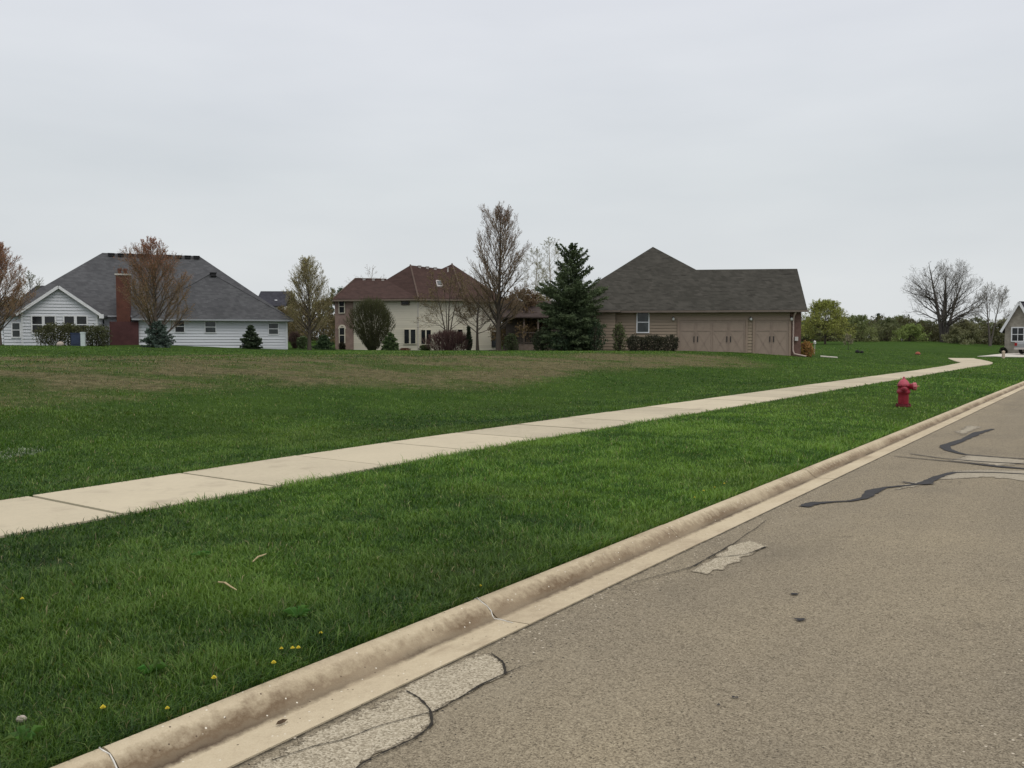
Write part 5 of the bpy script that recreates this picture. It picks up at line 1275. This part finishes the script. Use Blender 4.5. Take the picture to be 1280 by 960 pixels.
def garage_door(x0, x1, leafs, ztop):
    fr = MB(); zg = -.3
    fr.obox(o, r, n, x0-.16, x0, zg, ztop+.16, 0, .115); fr.obox(o, r, n, x1, x1+.16, zg, ztop+.16, 0, .115); fr.obox(o, r, n, x0, x1, ztop, ztop+.16, 0, .115)
    d = MB(); d.obox(o, r, n, x0, x1, zg, ztop, 0, .064); dd = d.build('garage_door', M['door_tan'], h.t)
    t = MB(); w = (x1-x0)/leafs; z1 = ztop*.70; y = lambda x, z: np.array((x, 0, z))
    for k in range(leafs):
        a = x0+w*k; b = a+w; g_ = .05
        for (p, q) in ((y(a+g_, z1), y(b-g_, .06)), (y(a+g_, .06), y(b-g_, z1))): t.obar(p, q, n, .06, .065, .078)
        t.obox(o, r, n, a+.02, b-.02, z1, z1+.09, .064, .088); t.obox(o, r, n, a+.02, b-.02, ztop-.12, ztop-.03, .064, .088); t.obox(o, r, n, a+.02, b-.02, .0, .09, .064, .088)
        t.obox(o, r, n, a+.02, a+.10, .0, ztop-.03, .064, .0875); t.obox(o, r, n, b-.10, b-.02, .0, ztop-.03, .064, .0875)
    t.build('door_trim', M['door_dark'], dd)
    for k in range(1, leafs, 2):
        xm = x0+w*k
        for sg_ in (-.13, .13):
            hd = MB(); hd.obox(o, r, n, xm+sg_-.03, xm+sg_+.03, ztop*.40, ztop*.56, .089, .13); hd.build('handle', M['black_metal'], dd)
    fr.build('door_frame', M['tan_trim'], h.t)
zt = h.zz(900, 400.5)
garage_door(h.u(849), h.u(931), 4, zt); garage_door(h.u(943), h.u(985), 2, zt)
for px in (841, 937.5, 988):
    lm = MB(); x = h.u(px); z_ = h.zz(px, 399); lm.box(x-.07, x+.07, -.10, -.06, z_-.1, z_+.18); lm.box(x-.03, x+.03, -.22, -.10, z_+.1, z_+.15)
    lo = lm.build('wall_lamp', M['black_metal'], h.t)
    gl = MB(); gl.lathe([(.05, -.1), (.09, -.06), (.085, .06), (.03, .11)], 10, (x, -.22, z_)); gl.build('lamp_glass', M['lamp_glass'], lo)
fl = MB(); fl.box(uR+.02, uR+.35, .1, .25, h.zz(996, 399)-.05, h.zz(996, 399)+.07); fl.build('flood_lamp', M['lamp_glass'], h.t)
mt = MB(); mt.box(h.u(993, -.2), h.u(997, -.2), -.30, -.06, h.zz(994, 426), h.zz(994, 421)); mt.build('meter_box', M['pale_vent'], h.t)

# ---------------------------------------------------------------- wooden porch house between
h = House('porch_house', 'dark stained wooden house with a screened porch behind the thicket', 640, 80, 4)
wall = MB(); x0, x1 = h.u(633), h.u(700); zt = h.zz(650, 396)
lap(wall, (x0, 1.0), (h.u(655, 1.0), 1.0), -.6, zt, None, .2); wall.box(x0, x1, 2.6, 6, -.6, zt); wall.box(h.u(690), x1, 0, 2.6, -.6, zt); wall.build('wall', M['porch_wood'], h.t)
ra = (x0+x1)/2
roof_poly(h, [(x0-.4, -.4, zt), (x1+.4, -.4, zt), (x1+.4, 3, zt+1.6), (x0-.4, 3, zt+1.6), (x1+.4, 6.4, zt), (x0-.4, 6.4, zt)], [(0, 1, 2, 3), (3, 2, 4, 5)], M['porch_roof'], .12)
pm = MB(); a, b = h.u(655), h.u(690)
for x in (a, (a+b)/2, b): pm.box(x-.07, x+.07, -.07, .07, -.6, zt-.02)
pm.box(a, b, -.05, .05, h.zz(670, 398), zt-.03); pm.build('porch_frame', M['porch_light'], h.t)
sc_ = MB(); sc_.box(a+.08, b-.08, 1.4, 1.45, -.6, h.zz(670, 398)); sc_.build('screen', M['screen'], h.t)
rl_ = MB(); zr0, zr1 = h.zz(670, 429), h.zz(670, 415); a = h.u(648)
rl_.box(a, b, -.20, -.12, zr1-.1, zr1); rl_.box(a, b, -.19, -.13, zr0, zr0+.09)
k = a
while k < b: rl_.box(k, k+.05, -.18, -.14, zr0+.09, zr1-.1); k += .17
rl_.build('railing', M['porch_wood'], h.t)
sk = MB(); sk.box(a, b, -.12, -.02, -.6, zr0-.05); sk.build('porch_skirt', M['porch_light'], h.t)

# ---------------------------------------------------------------- stone gabled house on the right edge
h = House('stone_house', 'stone gabled house with dark roof at the right edge behind the driveway', 1255, 84, -40)
for_ = h
zb = -1; o_ = (0, 0, 0); gwid = 2*h.u(1272.5)+0; zE = h.zz(1255, 409); zA = h.zz(1272, 379)
st_ = MB(); st_.add([(0, 0, zb), (gwid, 0, zb), (gwid, 0, zE), (gwid/2, 0, zA), (0, 0, zE), (0, 9, zb), (gwid, 9, zb), (gwid, 9, zE), (gwid/2, 9, zA), (0, 9, zE)], [(0, 1, 2, 3, 4), (6, 5, 9, 8, 7), (5, 0, 4, 9), (1, 6, 7, 2)])
st_.build('wall', M['stone'], h.t)
sl_ = (zA-zE)/(gwid/2); ex = .3
roof_poly(h, [(-ex, -.3, zE-sl_*ex+.18), (gwid/2, -.3, zA+.18), (gwid+ex, -.3, zE-sl_*ex+.18), (-ex, 9.3, zE-sl_*ex+.18), (gwid/2+3.4, 8.0, zA+.18), (gwid+ex, 9.3, zE-sl_*ex+.18)], [(0, 1, 4, 3), (1, 2, 5, 4)], M['slate_roof'])
rk = MB()
for x in (-ex, gwid+ex): rk.obar((x, -.3, zE-sl_*ex+.10), (gwid/2, -.3, zA+.10), (0, -1, 0), .22, .004, .04)
rk.build('rake_board', M['white_trim'], h.t)
o, r, n = front(0); window(h, h.u(1264.5), h.u(1278.5), h.zz(1270, 426), h.zz(1270, 410), o, r, n, 'glass', 'white_trim', .1, True, 1)
shrub('low_shrub', 'dark low shrub at the left foot of the stone gable', 1254, 82.5, 435, 8, 90, (.015, .018, .014), (.03, .035, .025), 'round', None, 500)

# ---------------------------------------------------------------- far houses seen between roofs
def far_house(name, label, u0, u1, D, vE, vR, wallm, roofm, yaw=0, pipe=None):
    h = House(name, label, (u0+u1)/2, D, yaw); a, b = h.u(u0), h.u(u1); e = h.zz(u0, vE); t = h.zz((u0+u1)/2, vR, 3.5)
    w = MB(); lap(w, (a+.4, .4), (b-.4, .4), -1, e, None, .4); w.box(a+.4, b-.4, .41, 7, -1, e); w.build('wall', M[wallm], h.t)
    r = roof_poly(h, [(a, 0, e), (b, 0, e), (b, 3.5, t), (a, 3.5, t), (b, 7.3, e), (a, 7.3, e)], [(0, 1, 2, 3), (3, 2, 4, 5)], M[roofm])
    o, rr, n = front(.37); window(h, (a+b)/2-.5, (a+b)/2+.5, e-1.9, e-.7, o, rr, n)
    if pipe: 
        p = MB(); p.lathe([(.1, 0), (.1, .5), (.18, .52), (.18, .7)], 8, (h.u(pipe[0], 1.2), 1.2, h.zz(pipe[0], pipe[1]+3, 1.2)-.3)); p.build('vent_pipe', M['white_trim'], r)
    return h
far_house('far_house', 'distant house showing only a black roof over the white house right end', 318, 358, 120, 382, 364, 'cream_siding', 'slate_roof', 0, (346, 375))
far_house('far_house', 'distant dark roofed house behind the white gable on the far left', 28, 66, 104, 372, 357, 'white_siding', 'slate_roof', 0, (47, 366))
far_house('far_house', 'small pale house mostly hidden by the far left budding tree', -40, 12, 86, 404, 384, 'white_siding', 'grey_roof')

# ================================================================== STREET FURNITURE, VEHICLE, SMALL THINGS
def hydrant(u, v):
    p = ground(u, v); D = p[1]; H = 38.5/F*D; k = H/.74
    t = thing('fire_hydrant', 'weathered red fire hydrant standing on the verge beside the kerb', 'hydrant', (p[0], p[1], p[2]-.01), R(0)); t.scale = (k*1.28, k*1.28, k)
    mb = MB(); mb.lathe([(.085, -.05), (.085, .02), (.135, .02), (.135, .055), (.092, .058), (.088, .075)], 24); mb.build('base_flange', M['red_dark'], t)
    mb = MB()
    for j in range(8): a = 2*math.pi*j/8+.2; mb.lathe([(.014, 0), (.014, .09)], 6, (.116*math.cos(a), .116*math.sin(a), .005))
    mb.build('flange_bolts', M['red_dark'], t)
    mb = MB(); mb.lathe([(.088, .06), (.093, .10), (.094, .30), (.098, .32), (.118, .345), (.118, .40), (.104, .42), (.098, .50), (.112, .505), (.112, .535)], 28); mb.build('barrel', M['red_paint'], t, True)
    mb = MB()
    for j in range(8): a = 2*math.pi*j/8; mb.lathe([(.012, 0), (.012, .05)], 6, (.102*math.cos(a), .102*math.sin(a), .495))
    mb.build('bonnet_bolts', M['red_dark'], t)
    mb = MB(); mb.lathe([(.111, .536), (.104, .555), (.092, .590), (.074, .63), (.052, .658), (.034, .672), (.034, .685)], 28); mb.build('bonnet', M['faded_red'], t, True)
    mb = MB(); mb.lathe([(.026, .675), (.022, .72), (.014, .735)], 5); mb.build('operating_nut', M['pink_paint'], t)
    def nozzle(ax, r, L, z, name, nut=True):
        ax = unit(np.array(ax, float)); o = np.array((0, 0, z))
        mb = MB(); mb.lathe([(r*.92, .06), (r*.95, L*.62), (r*1.12, L*.63), (r*1.12, L*.70)], 22, o, ax); nz = mb.build(name, M['red_paint'], t, True)
        mb = MB(); mb.lathe([(r*1.2, L*.705), (r*1.24, L*.75), (r*1.2, L*.95), (r*.85, L*1.0), (.02, L*1.02)], 22, o, ax)
        for j in range(10):
            a = 2*math.pi*j/10; e1_ = unit(np.cross(ax, (0, 0, 1))); e2_ = np.cross(ax, e1_); c = o+(e1_*math.cos(a)+e2_*math.sin(a))*r*1.22
            mb.lathe([(.009, L*.74), (.009, L*.94)], 5, c, ax)
        cp = mb.build('nozzle_cap', M['pink_paint'] if r > .06 else M['red_paint'], nz)
        mb = MB(); mb.lathe([(.022, L*1.0), (.02, L*1.18)], 5, o, ax); mb.build('cap_nut', M['brass'] if r > .06 else M['red_dark'], nz)
    nozzle((.94, -.34, .02), .074, .225, .50, 'pumper_nozzle'); nozzle((-.34, -.94, 0), .048, .17, .44, 'hose_nozzle'); nozzle((.34, .94, 0), .048, .17, .44, 'hose_nozzle')
hydrant(1129, 508.5)

def boxes():
    x, y, z = gz(96, 57.6); t = thing('utility_box', 'dark blue utility cabinet between the two clipped hedges', 'utility box', (x, y, z), R(12)); w = 13/F*57.6; hh = W(96, 416, 57.6)[2]-z
    mb = MB(); mb.box(-w/2, w/2, 0, .6, -.1, hh-.06); mb.build('cabinet', M['blue_box'], t)
    mb = MB(); mb.box(-w/2-.03, w/2+.03, -.03, .63, hh-.06, hh); mb.build('lid', M['blue_box'], t)
    mb = MB(); mb.box(-w/2+.05, w/2-.05, -.025, -.003, .1, hh-.15); mb.box(w/2-.16, w/2-.11, -.05, -.025, hh*.5, hh*.62); mb.build('door', M['blue_box'], t)
    x, y, z = gz(104, 57); t = thing('utility_pedestal', 'pale upright utility pedestal right beside the dark blue cabinet', 'utility box', (x, y, z), R(12)); w = 5/F*57; hh = W(104, 415, 57)[2]-z
    mb = MB(); mb.box(-w/2, w/2, 0, .25, -.1, hh-.1); mb.build('post_body', M['pale_green_box'], t)
    mb = MB(); mb.prism([(-w/2-.02, -.02), (w/2+.02, -.02), (w/2+.02, .27), (-w/2-.02, .27)], hh-.1, hh); mb.build('cap', M['pale_green_box'], t)
    x, y, z = gz(76, 57.2); mb = MB(); mb.lathe([(.05, -.05), (.2, 0), (.24, .12), (.16, .26), (.05, .3)], 10); o = mb.build('boulder', M['stone_pale'], None, True); o.location = (x, y, z-.03); tag(o, 'small pale boulder at the foot of the wide hedge', 'boulder')
boxes()

def pole_things():
    x, y, z = gz(1254, 74); hh = W(1254, 438.5, 74)[2]-z
    t = thing('marker_post', 'short pale wooden post at the near edge of the driveway', 'post', (x, y, z)); w = .09
    mb = MB(); mb.box(-w, w, -w, w, -.15, hh-.06); mb.build('shaft', M['post_wood'], t)
    mb = MB(); mb.add([(-w-.02, -w-.02, hh-.06), (w+.02, -w-.02, hh-.06), (w+.02, w+.02, hh-.06), (-w-.02, w+.02, hh-.06), (0, 0, hh+.03)], [(0, 3, 2, 1), (0, 1, 4), (1, 2, 4), (2, 3, 4), (3, 0, 4)]); mb.build('post_cap', M['post_wood'], t)
    x, y, z = gz(1147, 80); hh = max(.3, W(1147, 440, 80)[2]-z); r = 2.9/F*80
    t = thing('marker_dome', 'small orange marker dome alone on the far lawn', 'marker', (x, y, z))
    mb = MB(); mb.lathe([(r*1.0, -.05), (r*1.08, hh*.35), (r*.95, hh*.65), (r*.6, hh*.92), (.02, hh)], 14); mb.build('dome', M['orange'], t, True)
    mb = MB(); mb.lathe([(r*1.25, -.05), (r*1.25, .05), (r*1.05, .07)], 14); mb.build('base_ring', M['rock'], t)
    for u, s_, lab in ((1071.5, 1.0, 'dark stone on the far lawn, left one of a pair'), (1077, .85, 'dark stone on the far lawn, right one of a pair')):
        x, y, z = gz(u, 78); mb = MB(); mb.lathe([(.03, -.1), (.19, -.02), (.21, .12), (.13, .22), (.03, .27)], 9); o = mb.build('stone', M['rock'], None, True); o.location = (x, y, z); o.scale = (s_, s_*.8, s_); tag(o, lab, 'stone', 'dark stones on the far lawn')
    x, y, z = gz(1018, 70); t = thing('garden_light', 'small pale garden light behind the orange shrub', 'light', (x, y, z)); mb = MB(); mb.tube([(0, 0, -.1), (0, 0, .75)], .03, 6); mb.build('stake', M['pale_vent'], t); mb = MB(); mb.lathe([(.05, .75), (.11, .78), (.11, .95), (.02, 1.05)], 10); mb.build('lamp_head', M['lamp_glass'], t)
pole_things()

def pickup():
    x, y, z = gz(1299, 80); z += .05; t = thing('pickup_truck', 'silver pickup truck parked on the driveway, cut off by the picture edge', 'pickup truck', (x, y, z), R(33))
    def side(prof, y0, y1, mat, name, parent=t):
        mb = MB(); n = len(prof); mb.add([(a, y0, b) for a, b in prof]+[(a, y1, b) for a, b in prof], [tuple(range(n)), tuple(range(2*n-1, n-1, -1))]+[((i+1) % n, i, n+i, n+(i+1) % n) for i in range(n)]); return mb.build(name, mat, parent)
    body = [(-2.6, .48), (-2.62, .95), (-2.55, 1.08), (-.6, 1.1), (1.0, 1.12), (2.35, 1.02), (2.6, .85), (2.62, .45), (1.98, .42), (1.9, .72), (1.6, .86), (1.3, .72), (1.2, .42), (-1.1, .42), (-1.2, .72), (-1.5, .86), (-1.8, .72), (-1.9, .42)]
    side(body, -.92, .92, M['silver'], 'body')
    side([(-.62, 1.1), (-.5, 1.72), (.55, 1.74), (1.15, 1.12)], -.80, .80, M['silver'], 'cab')
    side([(-.48, 1.16), (-.40, 1.62), (.50, 1.64), (.98, 1.16)], -.812, .812, M['glass'], 'side_window')
    mb = MB(); mb.box(-2.74, -2.62, -.9, .9, .42, .6); mb.build('bumper', M['pale_vent'], t)
    mb = MB(); mb.box(2.62, 2.74, -.9, .9, .40, .62); mb.build('bumper', M['pale_vent'], t)
    for s_ in (-1, 1):
        mb = MB(); mb.box(-2.66, -2.55, s_*.80-.1, s_*.80+.1, .75, 1.02); mb.build('tail_light', M['red_lens'], t)
        mb = MB(); mb.box(2.52, 2.64, s_*.74-.14, s_*.74+.14, .70, .88); mb.build('headlight', M['lamp_glass'], t)
        for wx_ in (-1.5, 1.6):
            mb = MB(); mb.lathe([(.22, -.12), (.36, -.11), (.38, -.06), (.38, .06), (.36, .11), (.22, .12)], 22, (wx_, s_*.82, .38), (0, 1, 0)); wh = mb.build('wheel', M['tyre'], t)
            mb = MB(); mb.lathe([(.21, -.125), (.12, -.10), (.12, .10), (.21, .125)], 16, (wx_, s_*.82, .38), (0, 1, 0)); mb.build('rim', M['pale_vent'], wh)
pickup()
# mulch rings under trunks
for u, D, r in ((623, 66, .8),):
    x, y, z = gz(u, D); mb = MB(); mb.lathe([(r, -.12), (r*.9, .02), (r*.5, .06), (.02, .08)], 20); o = mb.build('mulch_ring', M['mulch'], None, True); o.location = (x, y, z+.02); o['kind'] = 'structure'
